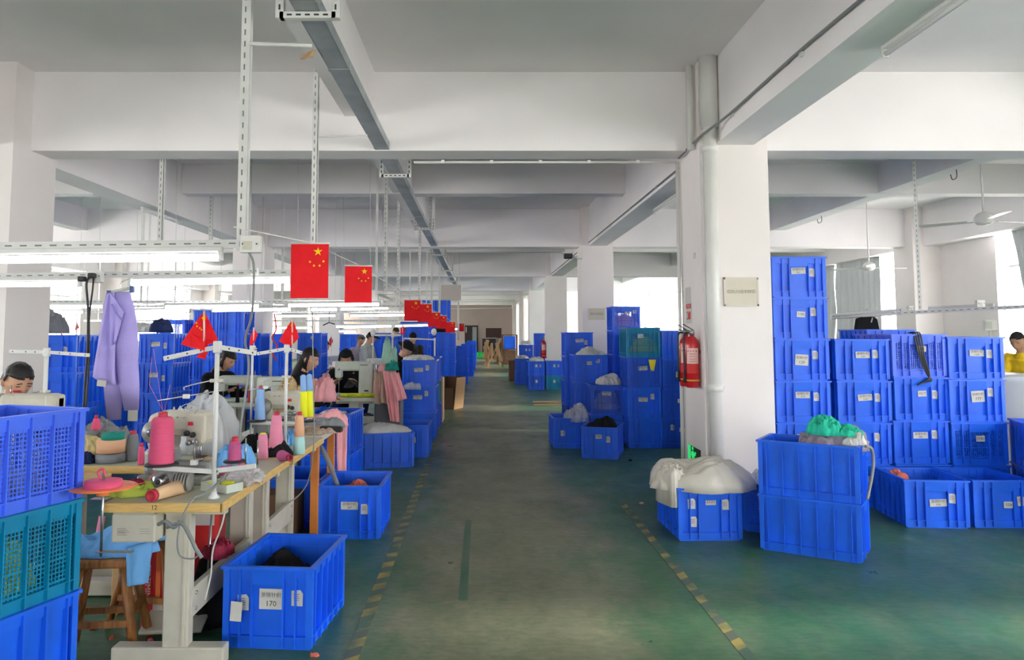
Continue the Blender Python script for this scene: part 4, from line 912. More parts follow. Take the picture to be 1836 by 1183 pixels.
heap('cloth_heap', 'black cloth filling the crate before the middle group', 'cloth', (M1C[0], M1C[1], .33), .38, .52, .13, c_black, 33, M1C[2], .2, group='cloth in crates')
heap('clear_plastic_bag', 'clear plastic bag spilling over the leftmost middle crate', 'plastic film', (XA(1032, 10.2), 10.25, .34), .34, .34, .19, CLEAR, 35, .4, .45)
heap('white_cloth', 'white cloth rising from the front mesh crate of the middle group', 'cloth', (XA(1090, 10.7), 10.74, .79), .38, .48, .12, c_white, 37, 0, .35)
heap('white_cloth', 'white cloth inside the front mesh crate of the middle group', 'cloth', (XA(1085, 10.7)-.0, 10.75, .405), .42, .56, .30, c_white, 38, 0, .1)
heap('white_cloth', 'whitish cloth on the stack numbered 1118', 'cloth', (XA(1058, 11.4), 11.4, 1.16), .44, .54, .10, c_white, 39, 0, .4)
heap('pink_cloth', 'rosy cloth seen through the topmost middle mesh crate', 'cloth', (XA(1122, 12.5), 12.50, 1.535), .44, .56, .30, c_pink, 41, 0, .1)
heap('lime_cloth', 'green cloth seen through the teal mesh crate', 'cloth', (XA(1153, 10.42), 10.42, 1.18), .44, .56, .28, c_lime, 43, 0, .1)
tag(MB().add([(-.045, 0, .06), (.055, 0, .06), (.03, 0, -.07), (-.02, 0, -.07), (-.045, .002, .06), (.055, .002, .06), (.03, .002, -.07), (-.02, .002, -.07)], [(3, 2, 1, 0), (4, 5, 6, 7), (0, 1, 5, 4), (1, 2, 6, 5), (2, 3, 7, 6), (3, 0, 4, 7)]).obj('yellow_tag', mat('yellow_card', (.85, .75, .03), .6), None, A(1169, 653, 10.095)), 'yellow card hanging on the teal mesh crate', 'card')
heap('teal_lime_cloth', 'lime green cloth inside the teal mesh crate at the left edge', 'cloth', (GL[0], GL[1], .41), .40, .56, .27, c_lime, 45, GL[2], .1)
heap('grey_cloth', 'blue grey cloth inside the violet mesh crate at the left edge', 'cloth', (GL[0], GL[1], .80), .40, .56, .25, cloth('blue_grey_fabric', (.22, .24, .42)), 47, GL[2], .1)
heap('white_cloth', 'white cloth on the three-high stack behind the left pillar', 'cloth', (XA(168, 8.5), 8.45, 1.12), .42, .54, .13, c_white, 49, 0, .25)
heap('grey_cloth', 'grey bundle on the tall stack behind the left pillar', 'cloth', (XA(100, 7.9)-.05, 7.85, 1.49), .40, .5, .22, c_grey, 51, 0, .25)
heap('black_cloth', 'black cloth on the four-high stack behind the trousers', 'cloth', (XA(292, 10), 10.0, 1.50), .30, .4, .17, c_navy, 53, 0, .3)
heap('white_cloth', 'cream bag beside the black cloth behind the trousers', 'cloth', (XA(270, 10.4), 10.35, 1.50), .55, .5, .12, c_white, 55, 0, .3)
heap('white_cloth', 'white rags on the stack by the pink garments', 'cloth', (XA(752, 11.2), 11.2, 1.11), .46, .54, .05, c_white, 57, 0, .6)
heap('plastic_sheet_small', 'crumpled white plastic between the two upper crates of that stack', 'plastic film', (XA(741, 10.9), 10.86, .745), .26, .06, .05, CLEAR, 58, 0, .5, sag=.04)
heap('black_cloth', 'black cloth on the bright stack beside the carton', 'cloth', (XA(795, 20.3), 20.3, 1.51), .5, .55, .15, c_black, 59, 0, .3)
heap('white_cloth', 'white heap on the far stack right of the aisle', 'cloth', (XA(943, 24.5), 24.5, 1.13), .42, .5, .14, c_white, 61, 0, .2)
heap('white_cloth', 'white rags on the left pair by the third pillar', 'cloth', (XA(961, 20.6), 20.6, .745), .42, .5, .09, c_white, 63, 0, .5)
heap('white_cloth', 'white rags on the pair beyond the planks', 'cloth', (XA(935, 22.6), 22.6, .745), .42, .5, .08, c_white, 65, 0, .5)
heap('white_cloth', 'folded white cloth in the tall mesh crate by the workbench', 'cloth', (-1.42, 7.42, .68), .36, .5, .08, c_white, 67, 0, .3)
heap('coral_cloth', 'small terracotta cloth in the crate numbered 576', 'cloth', (XA(1598, 6.4), 6.42, .25), .2, .24, .12, c_coral, 69, 0, .2)
heap('white_cloth', 'white cloth lying around the terracotta one', 'cloth', (XA(1640, 6.3), 6.3, .22), .40, .5, .06, c_white, 71, -.1, .2)
# black straps over the top mesh crate
t = thing('black_strap', 'bunch of black straps hanging over the right mesh crate', 'strap', (0, 0, 0))
for i in range(4):
    a = i*.006
    MB().tube(bez([(XA(1630, 6.8)+a*2, 6.86, 1.495), (XA(1634, 6.7)+a*3, 6.712-.003*i, 1.49), (XA(1641, 6.7)+a*2, 6.695-.004*i, 1.30), (XA(1652, 6.7)+a, 6.69-.004*i, 1.15), (XA(1660-3*i, 6.7), 6.685-.004*i, 1.09), (XA(1648-5*i, 6.7), 6.685-.004*i, 1.08-.01*i)], 8), .007, 6, flat=.5).obj('strap_strand', BLACKP, t)
# cord on sideways pair
cable('grey rope slung down the end of the sideways upper crate', [A(1552, 800, 5.14), A(1563, 805, 5.16), A(1566, 830, 5.18), A(1562, 860, 5.16), A(1555, 895, 5.13)], .011, RUBBER, 'rope')

# ------------------------------------------------------------------ boards, cartons, floor clutter
def plank(px, py, L, rz, label, z=.0):
    g = G(px, py); tag(MB().box((0, 0, .012), (L, .09, .022)).obj('wooden_plank', WOODP, None, (g.x, g.y, z), rz), label, 'plank', 'wooden planks on the floor')
plank(990, 727, .75, -.10, 'wooden plank on the floor beyond the middle group, front one'); plank(993, 721, .72, .03, 'wooden plank on the floor beyond the middle group, rear one'); plank(985, 724, .7, -.22, 'wooden plank crossing the other two on the floor', .025)
t = thing('cardboard_box', 'open brown cardboard box standing at the left of the far aisle', 'box', (XA(806, 15.2), 15.45, 0), -.42)
mb = MB(); W_, L_, H_ = .38, .42, .62
mb.bb(-W_/2, W_/2, -L_/2, -L_/2+.006, 0, H_*.66); mb.bb(-W_/2, W_/2, L_/2-.006, L_/2, 0, H_); mb.bb(-W_/2, -W_/2+.006, -L_/2, L_/2, 0, H_); mb.bb(-W_/2, W_/2, -L_/2, L_/2, 0, .01); mb.obj('box_body', CARDD, t)
MB().box((W_/2+.035, 0, H_/2), (.006, L_, H_), ry=.10).obj('box_side', CARD, t); MB().box((0, -L_/2-.005, H_*.55), (W_, .006, H_*.24), rx=.1).obj('flap', CARDD, t)  # side panel paler than the body: light falling on it put into its colour
t = thing('waste_carton', 'dark open carton at the right of the far aisle', 'box', (XA(924, 24), 24.2, 0)); MB().rbox((0, 0, .32), (.42, .5, .62), .02).obj('box_body', CARDD, t); MB().box((-.22, -.1, .66), (.2, .5, .01), ry=.7).obj('flap', CARD, t)
# far carton shelf
t = thing('carton_shelf', 'tall heap of flattened brown cartons on a rack at the far aisle end', 'shelf', (XA(901, 34), 34, 0))
mb = MB(); rr = random.Random(4)
for i in range(14): mb.box((rr.uniform(-.75, -.1), rr.uniform(-.3, .1), rr.uniform(.4, .8)), (rr.uniform(.05, .2), .02, rr.uniform(.6, 1.1)), rr.uniform(-.6, .6), rr.uniform(-.2, .2), rr.uniform(-.3, .3))
mb.obj('flattened_cartons', CARD, t)
mb = MB(); 
for x in (.0, .62):
    for y in (-.3, .3): mb.bb(x-.02, x+.02, y-.02, y+.02, 0, 1.4)
for z in (.15, .75, 1.38): mb.bb(-.02, .64, -.32, .32, z, z+.03)
mb.obj('rack', CARDD, t); MB().rbox((.3, 0, .45), (.52, .5, .55), .01).obj('carton', CARDD, t); MB().rbox((.3, 0, 1.06), (.5, .5, .55), .02).obj('blue_tub', BLUE, t)
tag(MB().box((XA(885, 33), 33.2, .6), (.05, .04, 1.3), ry=.45).obj('wooden_stick', WOODP), 'wooden stick leaning on the far carton heap', 'stick')
heap('green_bag', 'small bright green bag on the floor before the far door', 'bag', (XA(863, 46), 46, 0), .9, .6, .35, mat('green_plastic_bag', (.02, .5, .12), .5), 5)
# rags on the floor
for i, (px, py, mt, lb) in enumerate(((564, 1176, c_coral, 'tiny coral thread scrap beside the crate numbered 170'), (170, 1128, c_wine, 'wine red lint on the floor behind the stool'), (200, 1145, c_coral, 'coral lint on the floor by the stool leg'), (1130, 826, c_black, 'black lint at the foot of the crate of black cloth'),
    (1150, 903, c_brown, 'brown scrap on the floor left of the white sack'), (628, 844, c_white, 'white scrap on the floor behind the second aisle crate'), (270, 1150, c_hot, 'rose lint on the floor under the numbered table'))):
    g = G(px, py); heap('fabric_scrap', lb, 'scrap', (g.x, g.y, 0), .045, .022, .010, mt, 80+i, i*.9, .9)

# ------------------------------------------------------------------ sewing tables
def sewing_table(label, x0, x1, y0, y1, z=.75, front_edge=True, num=None, box=True, tm=None, group='sewing tables', legs='T', edge=None):
    t = thing('sewing_table', label, 'table', ((x0+x1)/2, (y0+y1)/2, 0), 0, group); w_, l_ = x1-x0, y1-y0; tp = .042
    mb = MB(); mb.rbox((0, 0, z-tp/2), (w_-.01, l_-.01, tp-.002), .004); mb.obj('tabletop', tm or GREENTOP, t)
    mb = MB(); mb.rbox((0, -l_/2+.004, z-tp/2-.001), (w_+.004, .012, tp), .004); mb.rbox((w_/2-.004, 0, z-tp/2-.001), (.012, l_+.004, tp), .004); mb.rbox((-w_/2+.004, 0, z-tp/2-.001), (.012, l_+.004, tp), .004); mb.rbox((0, l_/2-.004, z-tp/2-.001), (w_+.004, .012, tp), .004)
    mb.obj('edge_band', edge or EDGEW, t)
    if legs == 'T':
        for s in (-1, 1):
            y = s*(l_/2-.14); mb = MB(); px_ = .03
            mb.rbox((px_, y, .40), (.115, .07, .62), .006); mb.rbox((px_+.035, y-.036*1, .40), (.012, .006, .60), .002); mb.mi = 0; mb.rbox((px_, y, .69), (.42, .05, .035), .004)
            mb.obj('leg', BEIGE, t); MB().rbox((0, y, .05), (w_*.96, .085, .085), .008).obj('foot', BEIGE, t)
        mb = MB(); mb.rbox((.075, 0, .27), (.03, l_-.28, .13), .004); mb.obj('crossbar', BEIGE, t)
        for s in (-1, 1):
            for q in (-.035, .035): MB().tube([(.088, s*(l_/2-.19), .27+q), (.096, s*(l_/2-.19), .27+q)], .009, 8).obj('bolt', STEEL, t)
    else:
        for sx in (-1, 1):
            for sy in (-1, 1): MB().rbox((sx*(w_/2-.05), sy*(l_/2-.05), (z-tp)/2), (.055, .055, z-tp), .004).obj('leg', WOODO, t)
        MB().bb(-w_/2+.05, w_/2-.05, -l_/2+.03, -l_/2+.05, z-tp-.09, z-tp).obj('apron', WOODO, t)
    if box:
        mb = MB(); mb.rbox((-.135, -l_/2+.09, .635), (.195, .14, .125), .008); mb.mi = 1; mb.bb(-.20, -.15, -l_/2+.0185, -l_/2+.0195, .618, .620)
        for k in range(5): mb.bb(-.205, -.160-.006*(k % 3), -l_/2+.0185, -l_/2+.0195, .606+.007*k, .608+.007*k)
        for k in range(3): mb.bb(-.105, -.060, -l_/2+.0185, -l_/2+.0195, .612+.010*k, .6132+.010*k)
        mb.obj('control_box', [BEIGE, MATS['grey_ink']], t)
        MB().rbox((-.135, -l_/2+.085, .705), (.185, .13, .018), .004).obj('box_mount', BEIGE, t)
    if num:
        mb = MB(); put_text(mb, num, .028, 0, 0, 0); mb.obj('number', INK, t, (-.035, -l_/2-.003, z-.020))
    return t
T1X0, T1X1, T1Y0, T1Y1 = -1.668, -1.142, 3.465, 4.66
sewing_table('nearest sewing table, numbered 12, with a pine edge', T1X0, T1X1, T1Y0, T1Y1, num='12')
MBx = MB()
sewing_table('second sewing table behind the one numbered 12', T1X0, -1.13, 4.70, 5.62, box=True)
sewing_table('pale workbench with orange wooden legs behind the sewing tables', -1.80, -1.16, 5.66, 6.36, legs='W', box=False, tm=mat('white_bench_top', (.58, .57, .53), .5, var=.12), edge=PAPER)
TB3 = sewing_table('pale green table behind the nearest stack of crates', -3.3, -1.74, 4.40, 4.96, box=False)
sewing_table('small table carrying the big boxy machine', XA(565, 8.9), XA(692, 8.9), 8.95, 9.50, box=False, edge=GREYM)
sewing_table('table before the worker in black at left', XA(372, 8.6), XA(478, 8.6), 8.30, 8.85, box=False, edge=GREYM)
sewing_table('far table before the standing workers', XA(640, 12.6), XA(716, 12.6), 12.7, 13.25, box=False, edge=GREYM)
sewing_table('table before the woman with long hair', XA(470, 7.3), XA(560, 7.3), 7.35, 7.85, box=False, edge=GREYM)
sewing_table('table before the worker in light blue', XA(575, 13.9), XA(628, 13.9), 14.4, 14.9, box=False, edge=GREYM)

# stools
def stool(label, x, y, rz, h=.44, dark=False):
    t = thing('wooden_stool', label, 'stool', (x, y, 0), rz, 'wooden stools')
    MB().rbox((0, 0, h-.022), (.31, .19, .042), .012).obj('seat', WOODR, t)
    for sx in (-1, 1):
        for sy in (-1, 1): MB().tube([(sx*.10, sy*.055, h-.03), (sx*.175, sy*.12, 0)], [.026, .022], 4).obj('leg', WOODR, t)
    for sy in (-1, 1): MB().box((0, sy*.098, .15), (.28, .02, .03)).obj('stretcher', WOODR, t)
    for sx in (-1, 1): MB().box((sx*.145, 0, .20), (.02, .18, .03)).obj('stretcher', WOODR, t)
    return t
g = G(173, 1005, .44)
stool('reddish wooden stool with light blue cloth in front of the numbered table', g.x, g.y+.10, .12)
stool('second wooden stool standing behind the one with blue cloth', g.x+.09, g.y+.44, -.25, .45)
mb = heap_mesh(.44, .28, .12, 90, .12, sag=.0)
tag(mb.obj('blue_cloth', c_sky, None, (g.x+.03, g.y+.15, .442), .15), 'light blue cloth piled on the nearer wooden stool', 'cloth', 'light blue cloths on the stools')
tag(sheet(((g.x-.20, g.y+.02, .50), (g.x-.16, g.y+.22, .50), (g.x-.235, g.y+.0, .35), (g.x-.20, g.y+.22, .36)), .02, 12, 14, .012, 1.2, 5).obj('blue_cloth', c_sky), 'light blue cloth end draping down the left of the nearer stool', 'cloth', 'light blue cloths on the stools')
tag(sheet(((g.x+.15, g.y-.01, .50), (g.x+.205, g.y+.12, .50), (g.x+.165, g.y-.02, .33), (g.x+.20, g.y+.10, .31)), .02, 10, 14, .010, 1, 7).obj('blue_cloth', c_sky), 'light blue cloth end hanging right of the nearer stool seat', 'cloth', 'light blue cloths on the stools')
tag(heap_mesh(.34, .30, .13, 94, .12).obj('blue_cloth', c_sky, None, (g.x+.10, g.y+.42, .452), .3), 'light blue cloth piled on the farther wooden stool', 'cloth', 'light blue cloths on the stools')

# cartons under the first table
def redbox(label, px, D, w_, h, d_, texts, rz=0):
    x = XA(px, D); t = thing('red_carton', label, 'carton', (x, D+d_/2, 0), rz, 'red cartons under the table')
    MB().rbox((0, 0, h/2), (w_, d_, h), .004).obj('carton_body', REDC, t)
    for s, size, dx, dz, rot, mt_ in texts:
        m = MB(); v, f = text_geo(s, size); Mx = Matrix.Rotation(rot, 3, 'Y'); m.add([Mx @ Vector((p.x, 0, p.y))+Vector((dx, -d_/2-.002, dz)) for p in v], f); m.obj('lettering', mt_, t)
    return t
t = redbox('tall red carton printed FERTIMIN beside the white table post', 293, 4.05, .125, .52, .25, [('FERTIMIN', .040, -.03, .23, math.pi/2, PAPER), ('湿益', .045, -.03, .42, 0, PAPER)])
MB().bb(.012, .035, -.128, -.126, .08, .50).obj('orange_stripe', orange, t); MB().lathe([(.001, 0), (.028, 0), (.028, .002), (.001, .002)], 20, axis='Y').obj('round_emblem', INK, t, (.03, -.130, .44)); MB().bb(.0, .055, -.1285, -.126, .04, .13).obj('white_patch', PAPER, t)
t = redbox('red and white carton right of the table post', 376, 4.42, .13, .60, .20, [('肥料', .05, .01, .53, .2, INK)])
MB().bb(-.065, .065, -.1015, -.1005, .42, .60).obj('white_panel', PAPER, t)
tag(MB().rbox((XA(150, 4.2), 4.25, .70), (.30, .10, .07), .01).obj('wooden_shelf_board', WOODP), 'rough pine board left of the numbered table', 'board')
for k, px in enumerate((128, 226)): tag(MB().rbox((XA(px, 4.22), 4.25, .33), (.04, .06, .66), .005).obj('wooden_post', WOODP), ['pine post under the rough board, left one', 'pine post under the rough board, right one'][k], 'post')
tag(sheet((A(177, 925, 4.195), A(189, 925, 4.195), A(168, 975, 4.195), A(180, 975, 4.195)), .003, 4, 8, .004, 1, 2).obj('pink_ribbon', y_lpink), 'pink ribbon hanging from the rough pine board', 'ribbon')
heap('dark_bag', 'dark cloth bag on the floor under the numbered table', 'bag', (XA(388, 4.1), 4.16, 0), .24, .34, .34, c_black, 97, 0, .2)
heap('wine_cloth', 'wine red threads heaped on the dark bag', 'cloth', (XA(400, 4.1), 4.14, .335), .16, .2, .07, c_wine, 98, 0, .5)
# pedal on the floor
t = thing('treadle_pedal', 'beige machine treadle on the floor under the numbered table', 'pedal', (-1.53, 3.98, 0), .1)
MB().rbox((0, 0, .06), (.30, .20, .02), .008, rx=.22).obj('pedal_plate', BEIGE, t); MB().box((0, .09, .035), (.34, .03, .07)).obj('pedal_base', BEIGE, t); MB().tube([(.12, .1, .05), (.14, .1, .60)], .006, 6).obj('pull_rod', STEEL, t)
heap('wine_threads', 'wine red thread scraps lying on the treadle', 'scrap', (-1.50, 4.0, .085), .14, .08, .012, c_wine, 99)

# ------------------------------------------------------------------ yarn cones
def cone(label, loc, h, rb, rt, m, core=c_redtube, rz=0, rx=0, ry=0, bands=None, neck=False, group='yarn cones on the tables', core_h=.02):
    t = thing('yarn_cone', label, 'yarn cone', loc, 0, group); t.rotation_euler = (rx, ry, rz)
    if neck: prof = [(rb*.95, 0), (rb, .01), (rb*.97, h*.15), (rt*1.35, h*.84), (rt*1.1, h*.89), (rt*.72, h*.91)]; top = h*.91
    else: prof = [(rb*.93, 0), (rb, .008), ((rb+rt)/2, h*.5), (rt, h-.012), (rt*.85, h)]; top = h
    if bands:
        z = 0
        for i, (frac, mm) in enumerate(bands):
            z1 = z+frac*h; ra = rb+(rt-rb)*z/h; rb_ = rb+(rt-rb)*z1/h
            MB().lathe([(ra*.9, z), (ra, z+.003), (rb_, z1-.002), (rb_*.9, z1)], 28).obj('yarn', mm, t); z = z1
    else: MB().lathe(prof, 32).obj('yarn', m, t)
    mb = MB(); r0 = rt*.62; mb.lathe([(r0, top-.01), (r0*.92, top+core_h), (r0*.7, top+core_h), (r0*.7, top+.002), (.001, top+.002)], 20); mb.obj('cone_core', core, t)
    MB().lathe([(rb*.5, -.004), (rb*.5, .002), (rb*.42, .002), (rb*.42, -.004)], 16).obj('core_rim', core, t)
    return t
def cpx(label, px, pyb, D, pyt, wb, wt, m, **k):
    b = A(px, pyb, D); zt_ = A(px, pyt, D).z; b.z = .751 if abs(b.z-.75) < .12 else b.z; h = zt_-b.z; return cone(label, b, h-k.get('core_h', .02) if not k.get('neck') else h/.93, wb*D/F/2, wt*D/F/2, m, **k)

# ------------------------------------------------------------------ thread stands
def thread_stand(label, x, y, z0, h, arms, tray=None, flag=False, r=.011, mt=WMETAL, holder=.4, group='thread stands clamped to tables'):
    """arms: (dx,dy,dz-from-top) ends of flat arms"""
    t = thing('thread_stand', label, 'thread stand', (x, y, z0), 0, group)
    MB().tube([(0, 0, 0), (0, 0, h)], r, 12).obj('pole', mt, t); MB().lathe([(.026, 0), (.026, .006), (.014, .02), (.013, .03)], 16).obj('base_flange', mt, t)
    MB().rbox((0, 0, h-.025), (.034, .034, .055), .005).obj('clamp', mt, t)
    for i, (dx, dy, dz) in enumerate(arms):
        L = math.hypot(dx, dy); c = (dx/2, dy/2, h-.025+dz/2); a = math.atan2(dy, dx)
        mb = MB(); mb.rbox(c, (L, .008, .022), .002, rz=a, ry=-math.atan2(dz, L)); mb.mi = 1
        for q in (.3, .55, .9): mb.tube([(dx*q+.006*math.sin(a), dy*q-.006, h-.025+dz*q), (dx*q, dy*q+.006, h-.025+dz*q)], .004, 6)
        mb.obj('guide_arm', [mt, DARK], t)
    if holder:
        MB().tube([(-.26, -.02, h*holder), (.02, -.0, h*holder+.045)], .0035, 6).obj('thread_rod', STEEL, t)
        MB().tube(bez([(-.14, -.02, h*holder+.05), (-.13, -.02, h*holder+.065), (.0, 0, h*holder+.095), (.03, 0, h*holder+.09)], 6), .003, 6).obj('thread_rod', STEEL, t)
        MB().rbox((-.13, -.02, h*holder+.02), (.03, .02, .02), .004).obj('rod_clip', PVC, t); MB().rbox((0, 0, h*holder+.09), (.06, .02, .016), .003).obj('rod_bracket', BEIGE, t)
    return t
z0 = .75
b = G(383, 893, z0); S1 = b.copy(); hS = A(372, 612, b.y).z-z0
t = thread_stand('tall white thread stand on the numbered table carrying a red flag', b.x, b.y, z0, hS, [(-.25, .0, -.055), (.175, .02, -.03)], holder=.62)
# spool tray arms of the stand
mb = MB(); zt = A(383, 842, b.y).z-z0
mb.rbox((-.13, .0, zt), (.30, .008, .022), .002, ry=.07); mb.rbox((.09, .0, zt+.006), (.20, .008, .022), .002, ry=-.12); mb.obj('spool_arm', WMETAL, t)
for dx, dz, rr_ in ((-.25, .012, .075), (.085, .026, .05)): MB().lathe([(rr_, 0), (rr_, .006), (rr_*.9, .010)], 28, (dx, .02, zt+dz+.005)).obj('spool_plate', BLACKP, t)
for dx, hh in ((-.10, .14), (.135, .14), (.19, .13)): MB().tube([(dx, .02, zt+.02), (dx, .02, zt+hh)], .0035, 6).obj('spool_pin', STEEL, t)
MB().rbox((-.10, .02, zt+.03), (.03, .03, .025), .004).obj('pin_holder', WMETAL, t)
SY = b.y+.02
cone('largest rose pink yarn cone, on the spool plate of the flagged stand', (b.x-.25, SY, z0+zt+.024), .235, .056, .036, y_pink, neck=True)
cone('small magenta yarn spool on the right plate of the flagged stand', (b.x+.085, SY, z0+zt+.038), .088, .031, .026, y_mag)
def thread(label, pts): return tag(MB().tube(pts, .0009, 4).obj('sewing_thread', y_lpink), label, 'thread')
topc = Vector((b.x-.25, SY, z0+zt+.255))
thread('pink thread from the largest cone up to the left guide arm', [topc, A(275, 625, b.y)])
thread('second pink thread beside it above the largest cone', [topc+Vector((.004, 0, 0)), A(268, 690, b.y), A(272, 640, b.y)])
thread('thread slanting from the largest cone to the rod clip', [topc+Vector((.006, 0, 0)), A(305, 690, b.y)])
# peach tube lying on the table, tray, reels
pb = G(272, 890, z0+.03); pe = G(352, 864, z0+.03); d_ = pe-pb; yaw = math.atan2(d_.y, d_.x)
t = thing('thread_tube', 'long peach yarn cone lying on the front of the numbered table', 'yarn cone', (pb.x, pb.y+.02, z0+.032), yaw-math.pi/2)
L = .245; MB().lathe([(.022, .0), (.026, .004), (.036, L*.95), (.033, L)], 28, axis='Y').obj('yarn', mat('pale_peach_yarn', (.80, .52, .30), .75), t); MB().lathe([(.001, -.003), (.018, -.003), (.018, -.022), (.026, -.022), (.027, .002)], 24, axis='Y').obj('cone_core', c_redtube, t)
c = G(388, 884, z0); t = thing('parts_tray', 'small grey tray with yellow tapes at the foot of the flagged stand', 'tray', (c.x+.005, c.y+.06, z0), -.5)
mb = MB(); mb.bb(-.085, .085, -.05, .05, .002, .006)
for s in (-1, 1): mb.bb(-.085, .085, s*.05-.002, s*.05+.002, .002, .04); mb.bb(s*.085-.002, s*.085+.002, -.05, .05, .002, .04)
mb.obj('tray_body', GREYM, t)
for i, (dx, dy) in enumerate(((-.04, 0), (.03, .01))): tag(MB().lathe([(.014, 0), (.030, 0), (.030, .03), (.014, .03), (.014, 0)], 20).obj('tape_roll', y_yel, None, (c.x+dx, c.y+.06+dy, z0+.008)), ['yellow tape roll in the grey tray, left', 'yellow tape roll in the grey tray, right'][i], 'tape roll', 'tape rolls on the tables')
# orange reel on its stand with pink tape
c = A(185, 880, 3.42); t = thing('tape_reel', 'orange plastic reel plate with rose tape beside the numbered table', 'reel', (c.x, c.y, z0+.002))
zz = c.z-z0
MB().lathe([(.02, 0), (.135, .012), (.140, .016), (.135, .020), (.02, .012)], 40, (0, 0, zz)).obj('reel_plate', orange, t); MB().lathe([(.03, 0), (.075, 0), (.078, .004), (.076, .030), (.03, .032)], 36, (.0, 0, zz+.014)).obj('rose_tape', y_pink, t)
MB().tube([(0, 0, -.22), (0, 0, zz+.075)], .006, 8).obj('spindle', STEEL, t); MB().lathe([(.02, -.022), (.028, -.02), (.024, 0)], 16, (0, 0, zz)).obj('hub', orange, t)
MB().tube(bez([(-.005, -.01, zz+.05), (-.02, -.012, zz+.08), (.0, -.012, zz+.095), (.01, -.01, zz+.07)], 6), .005, 6).obj('wing_nut', y_pink, t)
MB().box((.06, 0, -.20), (.16, .02, .006)).obj('clamp_arm', STEEL, t)
tag(MB().tube(bez([(c.x+.06, c.y, c.z+.03), A(255, 866, 3.5), A(280, 845, 3.55)], 8), .006, 6, flat=.25).obj('rose_tape', c_coral), 'rose tape running from the orange reel to the machine', 'tape')
heap('lime_cloth', 'lime and yellow fabric strips left of the peach cone', 'cloth', (XA(242, 3.62), 3.66, z0+.001), .24, .20, .05, c_lime, 101, .3, .5)
heap('wine_ribbon', 'wine red ribbon tangled on the lime strips', 'cloth', (XA(240, 3.6), 3.66, z0+.045), .14, .07, .018, c_wine, 103, .5, .5)
tag(MB().rbox((XA(190, 3.5), 3.53, z0+.004), (.08, .05, .006), .002).obj('steel_plate', STEEL), 'small steel gauge at the left corner of the numbered table', 'gauge')

# ------------------------------------------------------------------ sewing machines
def interlock(label, loc, rz=0, s=1.0, m=BEIGE, red=True):
    t = thing('interlock_machine', label, 'sewing machine', loc, rz, 'interlock sewing machines'); t.scale = (s, s, s)
    mb = MB(); mb.rbox((0, 0, .02), (.34, .20, .04), .01); mb.rbox((-.09, 0, .10), (.13, .16, .14), .03); mb.rbox((.08, -.01, .075), (.20, .075, .065), .02); mb.obj('bed', mat('grey_cast_bed', (.26, .26, .24), .4, metal=.3, var=.3, scale=9) if 'grey_cast_bed' not in MATS else MATS['grey_cast_bed'], t)
    mb = MB(); mb.rbox((-.085, 0, .24), (.135, .15, .20), .045); mb.rbox((.0, 0, .285), (.24, .13, .125), .04); mb.rbox((.105, 0, .265), (.095, .125, .165), .025); mb.obj('head', m, t)
    MB().lathe([(.002, -.02), (.045, -.02), (.055, 0), (.055, .05), (.05, .06)], 28, (-.088, -.11, .25), 'Y').obj('hand_wheel', MATS['grey_cast_bed'], t)
    MB().lathe([(.004, -.03), (.020, -.03), (.022, -.015), (.03, -.01), (.045, .0), (.045, .02)], 24, (-.088, -.10, .25), 'Y').obj('wheel_hub', STEEL, t)
    mb = MB(); mb.rbox((.105, -.065, .265), (.08, .006, .13), .003); mb.obj('face_plate', m, t)
    if red: MB().box((.085, -.0695, .29), (.026, .002, .018)).obj('red_label', redink, t)
    for q, (x, z) in enumerate(((.075, .245), (.105, .238), (.085, .20), (.12, .205))): MB().lathe([(.004, -.03), (.012, -.028), (.014, -.012), (.008, -.008), (.008, 0)], 14, (x, -.066, z), 'Y').obj('tension_knob', BLACKP if q < 2 else STEEL, t)
    mb = MB()
    for x in (.09, .10, .112): mb.tube([(x, -.01, .20), (x, -.01, .115)], .0035, 6)
    mb.obj('needle_bar', STEEL, t); MB().rbox((.10, -.03, .112), (.05, .05, .008), .003).obj('presser_foot', STEEL, t)
    for k in range(4): MB().tube([(-.04+.03*k, .0, .34), (-.04+.03*k, .0, .365)], [.006, .004], 8).obj('thread_post', STEEL, t)
    for k in range(3): MB().tube([(-.02+.035*k, -.066, .32), (-.02+.035*k, -.071, .32)], .005, 8).obj('screw', STEEL, t)
    MB().tube(bez([(.10, -.06, .34), (.12, -.06, .37), (.06, -.05, .385), (.0, -.03, .36)], 6), .0016, 5).obj('thread_guide', STEEL, t)
    return t
interlock('beige interlock machine on the numbered table behind the largest cone', (XA(330, 3.95)-.0, 3.97, z0+.0), -.12, 1.02)
